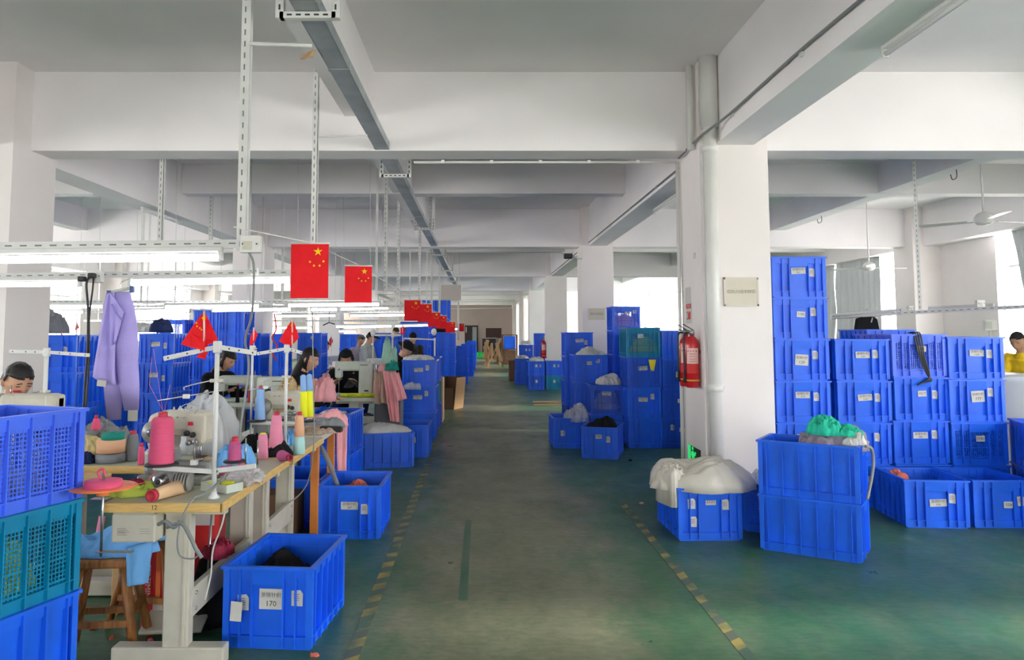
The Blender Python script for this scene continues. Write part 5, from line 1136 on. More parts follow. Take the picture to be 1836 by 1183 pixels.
# drive motor under its own clamp on the table
c = A(312, 850, 3.72); t = thing('drive_motor', 'dark ribbed drive motor with a pulley on the numbered table', 'motor', (c.x, 3.70, z0))
MB().rbox((-.005, .03, .05), (.17, .09, .095), .01).obj('housing', MATS['grey_cast_bed'], t)
for i in range(6): MB().lathe([(.03, 0), (.042, .002), (.042, .006), (.03, .008)], 20, (.02+.014*i, -.03, .052), 'X').obj('cooling_fin', MATS['grey_cast_bed'], t)
MB().lathe([(.012, -.025), (.026, -.025), (.026, 0), (.038, .0), (.038, .012)], 24, (-.045, -.03, .055), 'Y').obj('pulley', STEEL, t); MB().lathe([(.001, -.027), (.012, -.027), (.012, -.02)], 16, (-.045, -.03, .055), 'Y').obj('shaft', DARK, t)
interlock('beige interlock machine on the second table', (XA(500, 5.3), 5.36, z0), .1, 1.0)
def lockstitch(label, loc, rz=0, s=1.0, m=GREYM, L=.46, H=.30, boxy=False, group='flat bed sewing machines'):
    t = thing('sewing_machine', label, 'sewing machine', loc, rz, group); t.scale = (s, s, s)
    MB().rbox((0, 0, .015), (L, .18, .03), .006).obj('bed', m, t)
    mb = MB(); cw = .17 if boxy else .10
    mb.rbox((L/2-cw/2, 0, H/2+.02), (cw, .13, H), .02 if boxy else .03); mb.rbox((-.02, 0, H-.035+(.02 if boxy else 0)), (L-.06, .11, .11), .02 if boxy else .03); mb.rbox((-L/2+.05, 0, H-.07), (.08, .12, .17), .02)
    mb.obj('arm', m, t)
    if boxy:
        MB().rbox((L/2-cw/2, -.067, H/2+.04), (cw-.02, .006, H-.06), .003).obj('panel', GREYM, t); m2 = MB(); m2.box((L/2-cw/2+.01, -.0715, .07), (.05, .002, .018)); m2.box((L/2-cw/2-.02, -.0715, H+.0), (.09, .002, .008)); m2.obj('name_plate', DARK, t)
        m3 = MB(); rr = random.Random(5)
        for k in range(5): m3.tube(bez([(-.12+.02*k, .0, .10), (-.05+.02*k, -.02, .19-.01*k), (.03, -.01, .17-.015*k), (.05, 0, .13)], 6), .006, 6)
        m3.obj('internal_cables', BLACKP, t)
    MB().lathe([(.01, 0), (.055, .002), (.062, .012), (.062, .022), (.03, .03)], 24, (L/2, 0, H-.04), 'X').obj('hand_wheel', STEEL if boxy else m, t)
    MB().tube([(-L/2+.05, 0, H-.14), (-L/2+.05, 0, .045)], .004, 6).obj('needle_bar', STEEL, t); MB().rbox((-L/2+.05, -.01, .04), (.03, .04, .008), .002).obj('presser_foot', STEEL, t)
    MB().lathe([(.004, -.02), (.014, -.018), (.014, 0)], 14, (-L/2+.06, -.06, H-.05), 'Y').obj('tension_knob', STEEL, t)
    MB().tube([(L/2-.05, .02, H), (L/2-.05, .02, H+.07)], .004, 6).obj('spool_pin', STEEL, t)
    return t
c = G(636, 712, .75); lockstitch('big boxy grey green machine facing the hooded worker', (XA(636, 9.1), 9.16, .75), 0, 1.0, GREYM, .46, .37, True)
lockstitch('grey machine with a red knob before the worker in black', (XA(428, 8.45), 8.55, .75), 0, 1, GREYM, .44, .26)
lockstitch('cream machine in front of the man with earphones', (XA(72, 4.75), 4.74, .75), math.pi, 1, BEIGE, .36, .36)
lockstitch('pale green machine before the woman with long hair', (XA(490, 7.5), 7.58, .75), 0, 1, GREYM, .32, .28, True)
lockstitch('cream machine before the standing workers', (XA(680, 12.8), 12.92, .75), 0, 1, PVC, .44, .30)
lockstitch('white machine in the far left row', (XA(155, 9.9), 9.9, .95), 0, 1, PVC, .40, .28) if False else None
lockstitch('tiny machine before the worker in light blue', (XA(602, 14.2), 14.6, .75), 0, 1, PVC, .42, .30)

# stands further back
def stand_px(label, px, pyb, D, pyt, arms, **k):
    b = A(px, pyb, D); b.z = max(b.z, .75); return thread_stand(label, XA(px, D), D, .75, A(px, pyt, D).z-.75, arms, **k)
t = stand_px('white thread stand on the second table with a drooping red flag', 517, 740, 5.15, 618, [(-.20, 0, -.035), (.10, .02, -.03)], holder=.55)
zz = A(500, 755, 5.15).z-.75; MB().rbox((-.06, 0, zz-.012), (.34, .010, .022), .003).obj('spool_arm', WMETAL, t)
for dx in (XA(466, 5.15)-XA(517, 5.15), XA(554, 5.15)-XA(517, 5.15)): MB().lathe([(.062, 0), (.062, .006), (.05, .009)], 24, (dx, 0, zz-.003)).obj('spool_plate', BLACKP, t)
stand_px('thin stand with a tiny folded flag by the black outfit worker', 456, 760, 5.2, 620, [(.03, .0, 0)], r=.008, holder=0)
t = stand_px('thread stand near the man with earphones at left', 90, 730, 4.85, 624, [(-.235, 0, .005), (.26, .02, -.02)], holder=.45, r=.013)
zz = A(28, 735, 4.85).z-.75; dx = XA(28, 4.85)-XA(90, 4.85); MB().rbox((dx/2, 0, zz-.015), (abs(dx), .012, .022), .003).obj('spool_arm', WMETAL, t); MB().lathe([(.07, 0), (.07, .006), (.05, .010)], 24, (dx, 0, zz-.008)).obj('spool_plate', BLACKP, t)
stand_px('distant thread stand with white tops by the hanging green cloth', 705, 700, 9.3, 597, [(-.26, 0, 0), (.10, 0, 0)], holder=0)
stand_px('slim distant thread stand behind the pink garments stack', 780, 650, 13, 606, [(-.52, 0, .02)], holder=0, r=.014)
for px, py, D, lb in ((669, 596, 9.3, 'white cone on the left end of a distant stand'), (778, 595, 13, 'white foam ball on the slim distant stand')):
    c = A(px, py, D); t = thing('foam_ball', lb, 'ball', c); MB().ball((0, 0, 0), .033*D/9.3, 10, (1, 1, 1.3)).obj('ball', y_white, t)
    if px < 700: MB().tube([(0, 0, -.02), (0, 0, .75-c.z)], .008, 6).obj('stem', WMETAL, t)
# cones on second table
cpx('light blue yarn cone in front of the second machine', 466, 752, 5.15, 692, 19, 12, y_blue)
cpx('tall pink yarn cone with red tips on the second table', 495, 797, 4.78, 738, 29, 17, y_lpink)
cpx('short pink yarn spool with a yellow top', 471, 808, 4.66, 776, 20, 16, y_lpink, core=y_yel, core_h=.006)
cpx('peach and mint two-tone yarn cone at the table edge', 536, 808, 4.84, 738, 22, 14, y_peach, bands=((.45, y_mint), (.55, y_peach)))
for i, (px, pt) in enumerate(((541, 672), (551, 671))):
    b = A(px+5, 750, 5.15); t_ = A(px, pt, 5.15); h = t_.z-b.z-.012
    cone(['long blue and yellow thread cone beside the stand, left', 'long blue and yellow thread cone beside the stand, right'][i], (b.x, b.y+.012*i, b.z+.008), h, .026, .019, y_yel, ry=-.05, bands=((.62, y_yel), (.38, y_blue)), core=y_blue, core_h=.006)
pb = G(520, 822, .78); t = thing('yarn_cone', 'magenta yarn cone lying on its side near the table edge', 'yarn cone', (pb.x-.01, pb.y+.02, .782), 2.25-math.pi/2, 'yarn cones on the tables'); 
MB().lathe([(.018, 0), (.020, .003), (.032, .10), (.030, .108)], 24, axis='Y').obj('yarn', y_mag, t); MB().lathe([(.001, .0), (.013, .0), (.013, -.012), (.020, -.012), (.020, .002)], 20, axis='Y').obj('cone_core', c_wine, t)
cpx('grey yarn cone before the man with earphones', 28, 733, 4.85, 700, 33, 22, y_grey)
cpx('small rose cone behind the yellow cloth', 172, 770, 4.7, 744, 16, 11, y_pink)
cpx('rose spool just left of the largest cone', 253, 826, 4.45, 794, 12, 10, y_pink)
cpx('grey cone lying upright behind the rolls', 238, 800, 4.6, 772, 26, 18, y_grey)
c = G(250, 800, .79); 
# tape rolls
for py0, py1, r_, mt_, lb in ((826, 811, .082, c_grey, 'grey tape roll at the bottom of the pile'), (812, 789, .078, y_peach, 'peach tape roll in the middle of the pile'), (789, 777, .062, c_teal, 'green tape roll crowning the pile')):
    a_, b_ = A(206, py0, 4.52), A(209, py1, 4.52)
    tag(MB().lathe([(.02, 0), (r_, 0), (r_, (b_.z-a_.z)), (.02, (b_.z-a_.z)), (.02, 0)], 32).obj('tape_roll', mt_, None, (XA(206 if py0 > 800 else 209, 4.52), 4.55, .752 if py0 == 826 else a_.z+.001)), lb, 'tape roll', 'tape rolls on the tables')
heap('yellow_cloth', 'butter yellow cloth on the table left of the tape pile', 'cloth', (XA(165, 4.62), 4.66, .751), .26, .24, .15, c_yel, 111, .2, .2)
heap('grey_cloth', 'grey cloth heap behind the butter yellow cloth', 'cloth', (XA(195, 4.85), 4.82, .751), .44, .22, .19, c_grey, 113, 0, .3)
heap('navy_cloth', 'navy cloth under the butter yellow one', 'cloth', (XA(160, 4.5), 4.52, .751), .16, .16, .06, c_navy, 115, 0, .3)
heap('grey_plastic_sheet', 'translucent grey plastic sheet draped behind the first machine', 'plastic sheet', (XA(350, 4.7), 4.95, .751), .52, .40, .36, SACK, 117, .1, .22)
heap('blue_cloth', 'sky blue cloth behind the spool pins on the first table', 'cloth', (XA(420, 4.3), 4.36, .751), .26, .24, .12, c_sky, 119, 0, .35)
heap('pink_cloth', 'rose cloth flat on the first table by the blue one', 'cloth', (XA(432, 4.15), 4.16, .751), .22, .12, .05, c_hot, 121, 0, .3)
heap('clear_plastic_bag', 'clear plastic bag lying on the first table near its right edge', 'plastic film', (XA(448, 3.98), 3.97, .751), .20, .34, .05, CLEAR, 123, .1, .5)
tag(MB().rbox((XA(440, 3.9), 3.88, .757), (.16, .16, .008), .002, rz=.6).obj('brown_paper', CARD), 'sheet of brown paper under the clear plastic bag', 'paper')
heap('black_bag', 'black cloth bag behind the lying magenta cone', 'bag', (XA(505, 4.75)-.02, 4.78, .751), .24, .16, .085, c_black, 125, -.1, .15)
heap('black_cloth', 'black bundle left of the pink and yellow spool', 'cloth', (XA(455, 4.9), 4.92, .751), .16, .16, .11, c_black, 127, 0, .2)
heap('blue_cloth', 'blue cloth peeking between the two tall cones', 'cloth', (XA(522, 5.25), 5.26, .751), .16, .16, .09, c_sky, 129, 0, .3)
heap('brown_strips', 'tan and white strips strewn on the workbench', 'cloth', (XA(575, 5.9), 5.92, .751), .34, .38, .03, c_brown, 131, .4, .7)
heap('grey_cloth', 'grey cloth lying on the workbench', 'cloth', (XA(585, 6.2), 6.16, .751), .34, .2, .08, c_grey, 133, 0, .3)
heap('pink_cloth', 'pink garment crumpled over the far end of the workbench', 'cloth', (XA(590, 6.3), 6.28, .751), .42, .24, .13, c_pink, 135, 0, .3)
tag(MB().rbox((XA(600, 5.9), 5.86, .776), (.17, .05, .045), .01, rz=-.1).obj('black_case', BLACKP), 'black oblong case on the corner of the workbench', 'case')
tag(sheet(((XA(607, 6.42), 6.40, .80), (XA(626, 6.42), 6.44, .80), (XA(612, 6.42), 6.40, .22), (XA(624, 6.42), 6.44, .22)), .01, 12, 26, .012, 1.5, 3).obj('pink_cloth', c_lpink if 'c_lpink' in globals() else c_pink), 'long pink cloth strip hanging off the end of the workbench', 'cloth')
tag(MB().tube(bez([A(575, 800, 6.0), A(590, 830, 5.95), A(605, 870, 5.9)], 8), .018, 8).obj('grey_tube', c_grey), 'grey cloth tube drooping under the workbench', 'tube')
# wooden dark box under the workbench
tag(MB().rbox((-1.52, 6.02, .16), (.34, .5, .30), .01).obj('dark_carton', CARDD), 'dark carton under the workbench', 'carton')

heap('tan_bag', 'tan woven bag heaped left of the woman with long hair', 'bag', (XA(505, 7.05), 7.45, .751), .34, .16, .30, mat('tan_weave', (.46, .32, .15), .8, var=.4, scale=30), 161, 0, .3)
# pink garments, bag and lime rolls by the boxy machine
for i in range(5):
    x0 = XA(612+13*i, 8.95); tag(MB().tube([(x0, 9.02, .775), (XA(625+13*i, 8.95), 9.02, .775)], .024, 14).obj('lime_roll', mat('lime_roll', (.50, .55, .02), .6, var=.4, scale=30) if 'lime_roll' not in MATS else MATS['lime_roll']), ['lime patterned roll at the machine, leftmost', 'lime patterned roll at the machine, second', 'lime patterned roll at the machine, middle', 'lime patterned roll at the machine, fourth', 'lime patterned roll at the machine, rightmost'][i], 'roll', 'lime rolls in front of the boxy machine')
a, b, c_, d_ = A(672, 664, 9.0), A(700, 668, 9.0), A(688, 735, 8.95), A(728, 730, 8.95)
tag(sheet((a, b, A(672, 725, 8.9), A(700, 722, 8.9)), .02, 16, 20, .05, 2.2, 4).obj('tan_bag', c_brown), 'crinkled tan plastic bag hanging at the machine table corner', 'bag')
tag(sheet((A(686, 664, 8.9), A(712, 670, 8.9), A(700, 755, 8.85), A(716, 757, 8.85)), .03, 18, 24, .035, 2.5, 6).obj('pink_garment', c_pink), 'pink garment hanging lowest beside the blue stack', 'garment', 'pink garments beside the blue stack')
tag(sheet((A(700, 668, 8.8), A(716, 672, 8.8), A(712, 720, 8.75), A(730, 714, 8.75)), .03, 16, 20, .03, 2, 9).obj('pink_garment', c_pink), 'pink garment sleeve spreading right beside the blue stack', 'garment', 'pink garments beside the blue stack')
heap('pink_garment', 'pink garment heap on top of the machine table corner', 'garment', (XA(697, 9.2), 9.15, .80), .36, .42, .30, c_pink, 141, 0, .35, 'pink garments beside the blue stack')
tag(MB().rbox((XA(700, 9.2), 9.2, .39), (.30, .40, .78), .02).obj('side_cabinet', mat('dark_side_cabinet', (.10, .10, .12), .6)), 'dark cabinet under the pink garments', 'cabinet')
heap('pink_garment', 'pink garment bundle in front of the woman with long hair', 'garment', (XA(583, 8.1), 8.0, .80), .34, .3, .26, c_pink, 143, 0, .35, 'pink garments beside the blue stack')
heap('mint_cloth', 'mint green cloth hanging from the distant stand', 'cloth', (XA(703, 9.25), 9.05, 1.14), .21, .10, .24, c_mint, 145, 0, .35)
heap('green_cloth', 'dark green cloth below the mint one', 'cloth', (XA(707, 9.2), 9.03, 1.06), .18, .1, .13, c_teal, 147, 0, .35)
for i, (px, D) in enumerate(((670, 13.0), (655, 13.2), (765, 13.2))): heap('white_cloth', ['cream cloth pile before the standing workers', 'second cream cloth pile left of the first', 'cream cloth pile before the woman in the hat'][i], 'cloth', (XA(px, D), D-.1, .75+(.0 if i < 2 else 0)), .35, .3, .22, c_white, 150+i, 0, .3)
tag(MB().rbox((XA(765, 13.2), 13.2, .37), (.6, .5, .74), .02).obj('work_crate_table', WOODP), 'low wooden bench behind the pink garments stack', 'bench')
# bobbin cones by P2 machine
cpx('black thread cone with a yellow foot near the machine with a red knob', 426, 714, 8.36, 688, 7, 4, c_black)
cpx('red thread cone near the machine with a red knob', 447, 713, 8.36, 698, 6, 5, c_redtube)

# ------------------------------------------------------------------ hanging lilac trousers
D = 5.25; t = thing('hanging_trousers', 'pair of lilac trousers hanging from a clip hanger by the rail', 'trousers', (0, 0, 0))
def q(px, py, d=0): return A(px, py, D+d)
def px2m(w_): return w_*D/F/2
mb = MB(); mb.sm = True
mb.loft([(q(213, 523), px2m(38), .02), (q(215, 550), px2m(52), .035), (q(220, 590), px2m(54), .04), (q(226, 640), px2m(42), .035), (q(232, 690), px2m(36), .03), (q(236, 736), px2m(26), .022)], 28)
mb.obj('right_leg', c_lil, t)
mb = MB(); mb.loft([(q(203, 526, .03), px2m(26), .02), (q(200, 600, .03), px2m(44), .03), (q(203, 670, .03), px2m(38), .03), (q(204, 752, .03), px2m(26), .02)], 24); mb.obj('left_leg', c_lil, t)
mb = sheet((q(190, 527, -.05), q(206, 523, -.05), q(164, 676, -.06), q(208, 690, -.05)), .012, 22, 26, .018, 1.6, 2); mb.obj('front_panel', c_lil, t)
mb = sheet((q(198, 524, -.07), q(222, 560, -.07), q(200, 620, -.08), q(208, 612, -.08)), .01, 12, 16, .012, 1.2, 5); mb.obj('fold', c_lil, t)
MB().tube(bez([q(200, 545, -.09), q(207, 560, -.09), q(220, 574, -.09)], 8), .006, 6).obj('waist_seam', cloth('darker_lilac', (.26, .22, .56)), t)
for (x, y, w_, h_, rt, nm) in ((182, 687, 16, 11, .1, 0), (238, 745, 17, 19, 0, 1)):
    c = q(x, y, -.07); MB().box((c.x, c.y, c.z), (w_*D/F, .002, h_*D/F), ry=rt).obj('paper_tag', PAPER, t)
t = thing('trouser_hanger', 'grey clip hanger with blue clips holding the lilac trousers', 'hanger', (0, 0, 0))
a, b = q(196, 524, -.02), q(237, 516, -.02)
MB().tube([a, b], .010, 8).obj('bar', GREYM, t)
for p in (a, b): MB().rbox((p.x, p.y, p.z-.01), (.026, .03, .045), .004).obj('clip', mat('blue_clip', (.03, .08, .25), .4) if 'blue_clip' not in MATS else MATS['blue_clip'], t)
m_ = (a+b)/2; MB().tube(bez([m_, m_+Vector((0, .0, .05)), m_+Vector((.03, .1, .09)), m_+Vector((.0, .17, .10))], 6), .003, 6).obj('hook', STEEL, t)

# ------------------------------------------------------------------ flags
def star(mb, x, z, r, rot, y):
    vs = []
    for i in range(10):
        a = rot+math.pi/2+i*math.pi/5; rr_ = r if i % 2 == 0 else r*.382; vs.append((x+rr_*math.cos(a), y, z+rr_*math.sin(a)))
    for s in (-1, 1):
        n = len(mb.v); mb.add([(p[0], y+s*.0028+.0, p[2]) for p in vs]+[(x, y+s*.0028, z)], [(i, (i+1) % 10, 10) for i in range(10)])
def flag_px(label, x0, y0, x1, y1, D, tilt=0):
    a = A(x0, y0, D); W_ = (x1-x0)*D/F; H_ = (y1-y0)*D/F
    t = thing('hanging_flag', label, 'flag', (a.x+W_/2, D, a.z), tilt, 'red flags hung in a row over the aisle')
    mb = MB(); mb.sm = True; n = 14; vs = []
    for i in range(n+1):
        for j in range(n+1): u, v = j/n, i/n; vs.append((-W_/2+u*W_, .006*math.sin(u*5+v*2)*v, -v*H_))
    N_ = len(vs); vs += [(p[0], p[1]+.0015, p[2]) for p in vs]; W1 = n+1; fs = []
    for i in range(n):
        for j in range(n): k = i*W1+j; fs.append((k, k+1, k+W1+1, k+W1)); fs.append((N_+k+W1, N_+k+W1+1, N_+k+1, N_+k))
    mb.add(vs, fs); mb.obj('cloth', FLAGR, t)
    mb = MB()
    def S(u, v, r, rot): star(mb, -W_/2+u*W_, -v*H_, r*W_, rot, .006*math.sin(u*5+v*2)*v+.0005)
    S(.72, .145, .125, 0)
    for u, v, ro in ((.51, .335, .5), (.62, .405, .3), (.77, .405, -.3), (.87, .325, -.5)): S(u, v, .042, ro)
    mb.obj('stars', YEL, t); MB().tube([(-W_/2-.005, 0, .003), (W_/2+.005, 0, .003)], .005, 8).obj('rod', PVC, t)
    return t
FL = [('largest red flag with yellow stars, nearest of the row', 522, 437, 590, 535, 3.95), ('second red flag of the row, right of the largest', 619, 477, 667, 543, 5.7), ('third red flag of the row, left of its small neighbours', 725, 538, 754, 575, 9.6), ('fourth red flag overlapping the third', 749, 545, 774, 577, 11.0),
      ('fifth red flag of the row', 767, 560, 789, 586, 12.8), ('sixth red flag of the row, partly covered', 783, 566, 801, 589, 15.0), ('seventh tiny red flag far over the aisle', 799, 577, 816, 596, 18.0), ('farthest tiny red flag of the row', 820, 580, 832, 594, 24.0)]
for i, f in enumerate(FL): flag_px(*f, tilt=[.0, .12, 0, .1, 0, -.1, 0, 0][i])
pts = []
for lb, x0, y0, x1, y1, D in FL: c = A((x0+x1)/2, y0-2, D); pts.append(c)
t = thing('flag_string', 'thin white string carrying the row of red flags', 'string'); MB().tube([(pts[0].x-.25, 3.5, pts[0].z+.02)]+pts+[(pts[-1].x, 29, pts[-1].z+.05)], .003, 5).obj('string', PVC, t)
def hand_flag(label, px, py, D, pts2, base_py, stars=True):
    b = A(px, base_py, D); tp = A(px+pts2[0][0], py, D); t = thing('hand_flag', label, 'flag', b, 0, 'small red flags on thread stands')
    MB().tube([(0, 0, 0), tp-b], .005, 8).obj('stick', mat('pink_plastic_stick', (.85, .55, .55), .4) if 'pink_plastic_stick' not in MATS else MATS['pink_plastic_stick'], t)
    P3 = [A(x, y, D+.015*math.sin(i*2.1))-b for i, (x, y) in enumerate(pts2[1:])]
    mb = MB(); n_ = len(P3); mb.add([p for p in P3]+[p+Vector((0, .004, 0)) for p in P3], [tuple(range(n_)), tuple(range(n_, 2*n_))[::-1]]+[(i, (i+1) % n_, (i+1) % n_+n_, i+n_) for i in range(n_)])
    mb.obj('flag_cloth', FLAGR, t)
    if stars:
        m2 = MB(); m2.M = None
        for (x, y, r) in stars: c = A(x, y, D)-b; star(m2, c.x, c.z, r, .3, -.012)
        m2.obj('stars', YEL, t)
    return t
hand_flag('red hand flag with yellow stars on the flagged stand', 366, 557, S1.y, [(0,), (366, 558), (374, 573), (390, 607), (388, 613), (372, 618), (372, 636), (352, 640), (368, 644), (365, 628), (340, 622), (324, 617), (338, 596), (352, 575)], 612, ((367, 570, .012), (354, 579, .005), (355, 585, .005), (360, 588, .005), (363, 591, .005)))
hand_flag('red hand flag on the stand of the second table', 524, 572, 5.15, [(0,), (524, 573), (531, 588), (536, 605), (530, 612), (520, 622), (500, 612), (512, 590)], 618, ((524, 583, .010),))
hand_flag('narrow folded red flag on the thin stand', 455, 587, 5.2, [(0,), (455, 588), (462, 600), (456, 614), (447, 620), (449, 604)], 622, None)
hand_flag('tiny coral flag on the distant stand with white tops', 722, 580, 9.3, [(0,), (722, 582), (727, 590), (724, 600), (718, 598), (719, 588)], 640, None)
hand_flag('tiny red pennant over the worker in light blue', 594, 600, 14.6, [(0,), (594, 602), (597, 612), (592, 622), (590, 610)], 666, None)
hand_flag('tiny red pennant far left beyond the pillar', 138, 578, 8.4, [(0,), (138, 578), (142, 588), (134, 592)], 656, None)
hand_flag('tiny coral pennant far left near the pillar', 110, 596, 7.8, [(0,), (107, 594), (118, 606), (112, 606)], 602, None)
# long red paper garland
tag(MB().tube(bez([A(492, 562, 11), A(495, 590, 11), A(488, 606, 11), A(497, 620, 11), A(489, 634, 11), A(496, 646, 11)], 6), .012, 5).obj('paper_garland', redink), 'twisted red paper garland hanging left of the standing flag', 'garland')
# hangers and black clothes dangling from rails
for (px, py, D, lb) in ((590, 578, 13, 'empty dark hanger on the far rail'),):
    c = A(px, py, D); tag(MB().tube([c+Vector((-.1, 0, -.05)), c, c+Vector((.1, 0, -.03))], .010, 6).tube([c, c+Vector((0, 0, .28))], .004, 5).obj('clothes_hanger', BLACKP), lb, 'hanger')
t = thing('black_shirt', 'black top on a hanger below the right rail', 'garment', A(1553, 566, 9.0)); W_ = .235
mb = MB(); mb.add([(x_*1.0, y_, z_) for y_ in (-.035, .035) for x_, z_ in ((-.05, .02), (.05, .02), (.11, -.02), (.135, -.16), (.085, -.16), (.085, -.6), (-.085, -.6), (-.085, -.16), (-.135, -.16), (-.11, -.02))], [tuple(range(10))[::-1], tuple(range(10, 20))]+[(i, (i+1) % 10, (i+1) % 10+10, i+10) for i in range(10)])
mb.obj('top', c_black, t, (0, 0, -.02)); MB().tube(bez([(-.05, 0, 0), (0, 0, .03), (.0, 0, .07), (.02, 0, .08)], 6), .003, 5).obj('hanger_hook', STEEL, t); MB().box((.045, -.04, -.05), (.012, .004, .06), ry=.3).obj('white_tag', PAPER, t)
# grey tub and small wall monitor at right
t = thing('laundry_tub', 'big translucent white tub at the right edge behind the crates', 'tub', (5.05, 7.6, 0))
MB().loft([((0, 0, .0), .30, .30), ((0, 0, .05), .34, .34), ((0, 0, 1.03), .40, .40), ((0, 0, 1.08), .43, .43), ((0, 0, 1.095), .42, .42)], 28).obj('tub_body', mat('milky_plastic', (.55, .57, .60), .35), t)
c = A(1775, 583, 9.5); t = thing('wall_monitor', 'small white monitor seen over the rightmost crate stack', 'monitor', c); MB().rbox((0, 0, 0), (.16, .05, .13), .01).obj('case', PVC, t); MB().box((-.035, -.027, 0), (.09, .003, .09)).obj('screen', GREYM, t); MB().tube([(0, 0, -.06), (0, 0, -c.z)], .02, 8).obj('stand_pole', PVC, t)

# ------------------------------------------------------------------ people
def remeshed(mb, vox, smooth=6, name='body'):
    me = mb.mesh(name, SKIN); o = bpy.data.objects.new('tmp', me); COL.objects.link(o)
    r = o.modifiers.new('r', 'REMESH'); r.mode = 'VOXEL'; r.voxel_size = vox; r.use_smooth_shade = True
    s = o.modifiers.new('s', 'SMOOTH'); s.iterations = smooth; s.factor = .5
    dg = bpy.context.evaluated_depsgraph_get(); out = bpy.data.meshes.new_from_object(o.evaluated_get(dg)); bpy.data.objects.remove(o)
    for p in out.polygons: p.use_smooth = True
    return out
def limb(mb, pts, rs, flat=1.0):
    P, Q = [], []
    for i in range(len(pts)-1):
        a, b = Vector(pts[i]), Vector(pts[i+1])
        for k in range(4): t = k/4; P.append(a.lerp(b, t)); Q.append(rs[i]+(rs[i+1]-rs[i])*t)
    P.append(Vector(pts[-1])); Q.append(rs[-1]); mb.tube(P, Q, 12, True, flat)
    for p, r in zip(pts, rs): mb.ball(p, r*.98, 6)
def oval(mb, c0, c1, r0, r1, d0, d1, M, n=6):
    """torso slab between two points, elliptical section in the frame of M"""
    rings = []; N_ = 16; vs = []; fs = []
    for i in range(n+1):
        t = i/n; c = Vector(c0).lerp(Vector(c1), t); rx = r0+(r1-r0)*t; ry = d0+(d1-d0)*t
        for j in range(N_): u = 2*math.pi*j/N_; vs.append(c+M @ Vector((rx*math.cos(u), ry*math.sin(u), 0)))
    for i in range(n):
        for j in range(N_): q = (j+1) % N_; fs.append((i*N_+j, i*N_+q, (i+1)*N_+q, (i+1)*N_+j))
    fs.append(tuple(range(N_))[::-1]); fs.append(tuple(range(n*N_, (n+1)*N_))); mb.add(vs, fs)
def head_pts(HM, c, grow=0, keep=None, n=26, rough=0, seed=0):
    """skull shaped grid; front is local -Y"""
    vs = []; fs = []; N_ = n*2
    for i in range(n+1):
        th = math.pi*i/n; z = math.cos(th); s = math.sin(th)
        for j in range(N_):
            u = 2*math.pi*j/N_; x, y = s*math.cos(u), s*math.sin(u)
            X, Y, Z = x*.076, y*.096, z*.118
            if Z < 0: k = 1+Z*3.2; X *= max(.55, k+.05); Y *= (max(.6, k+.1) if y > 0 else 1-.12*(-Z/.118))
            if y < 0 and not grow:    # face relief
                fx, fz = X/.076, Z/.118
                Y -= .020*math.exp(-((X/.011)**2+((Z+.018)/.022)**2))+.008*math.exp(-((X/.008)**2+((Z-.01)/.02)**2))
                for sx in (-1, 1): Y += .008*math.exp(-(((X-sx*.031)/.017)**2+((Z-.012)/.012)**2)); Y -= .004*math.exp(-(((X-sx*.03)/.022)**2+((Z-.034)/.009)**2))
                Y -= .006*math.exp(-((X/.022)**2+((Z+.058)/.012)**2)); Y -= .006*math.exp(-((X/.02)**2+((Z+.098)/.014)**2))
            if grow: g = 1+grow/.09; X *= g; Y *= g; Z *= 1+grow/.118
            if rough: d = rough*noise.noise(Vector((X*60, Y*60, Z*30))+Vector((seed, 0, 0))); X += x*d; Y += y*d; Z += z*d
            vs.append((X, Y, Z))
    for i in range(n):
        for j in range(N_):
            q = (j+1) % N_; f = (i*N_+j, (i+1)*N_+j, (i+1)*N_+q, i*N_+q)
            if keep is None or all(keep(*vs[k]) for k in f): fs.append(f)
    return [c+HM @ Vector(v) for v in vs], fs
def hand(mb, wrist, d, up, side, curl=.5, s=1.0):
    d = Vector(d).normalized(); up = Vector(up); up = (up-d*up.dot(d)).normalized(); sd = d.cross(up)*side
    w_ = Vector(wrist); L = .085*s
    vs = []
    for t, hw, ht in ((-.15, .022, .017), (.3, .034, .015), (.7, .041, .013), (1.0, .039, .011)):
        for a, b in ((-1, -1), (1, -1), (1, 1), (-1, 1)): vs.append(w_+d*L*t+sd*hw*a*s+up*ht*b*s)
    fs = [(3, 2, 1, 0), (12, 13, 14, 15)]
    for i in range(3):
        for j in range(4): q = (j+1) % 4; fs.append((i*4+j, i*4+q, (i+1)*4+q, (i+1)*4+j))
    mb.add(vs, fs)
    for k, ln in enumerate((.066, .075, .070, .055)):
        p = w_+d*L*.92+sd*(.030-.020*k)*s*-1; dd = d.copy(); ax = sd.normalized(); pts = [p]; a = 0
        for q in range(3): a += curl*(.35+.3*q); v = d*math.cos(a)-up*math.sin(a)+sd*(-.06+.04*k); pts.append(pts[-1]+v*ln*s*(.42, .32, .26)[q])
        limb(mb, pts, [.0095*s, .0088*s, .008*s, .007*s])
    p = w_+d*L*.25-sd*.028*s; v = (d*.75-sd*.6-up*.25).normalized(); v2 = (d*.95-sd*.15-up*.4).normalized()
    limb(mb, [p, p+v*.040*s, p+v*.040*s+v2*.028*s], [.013*s, .0105*s, .008*s])
CAPM = None
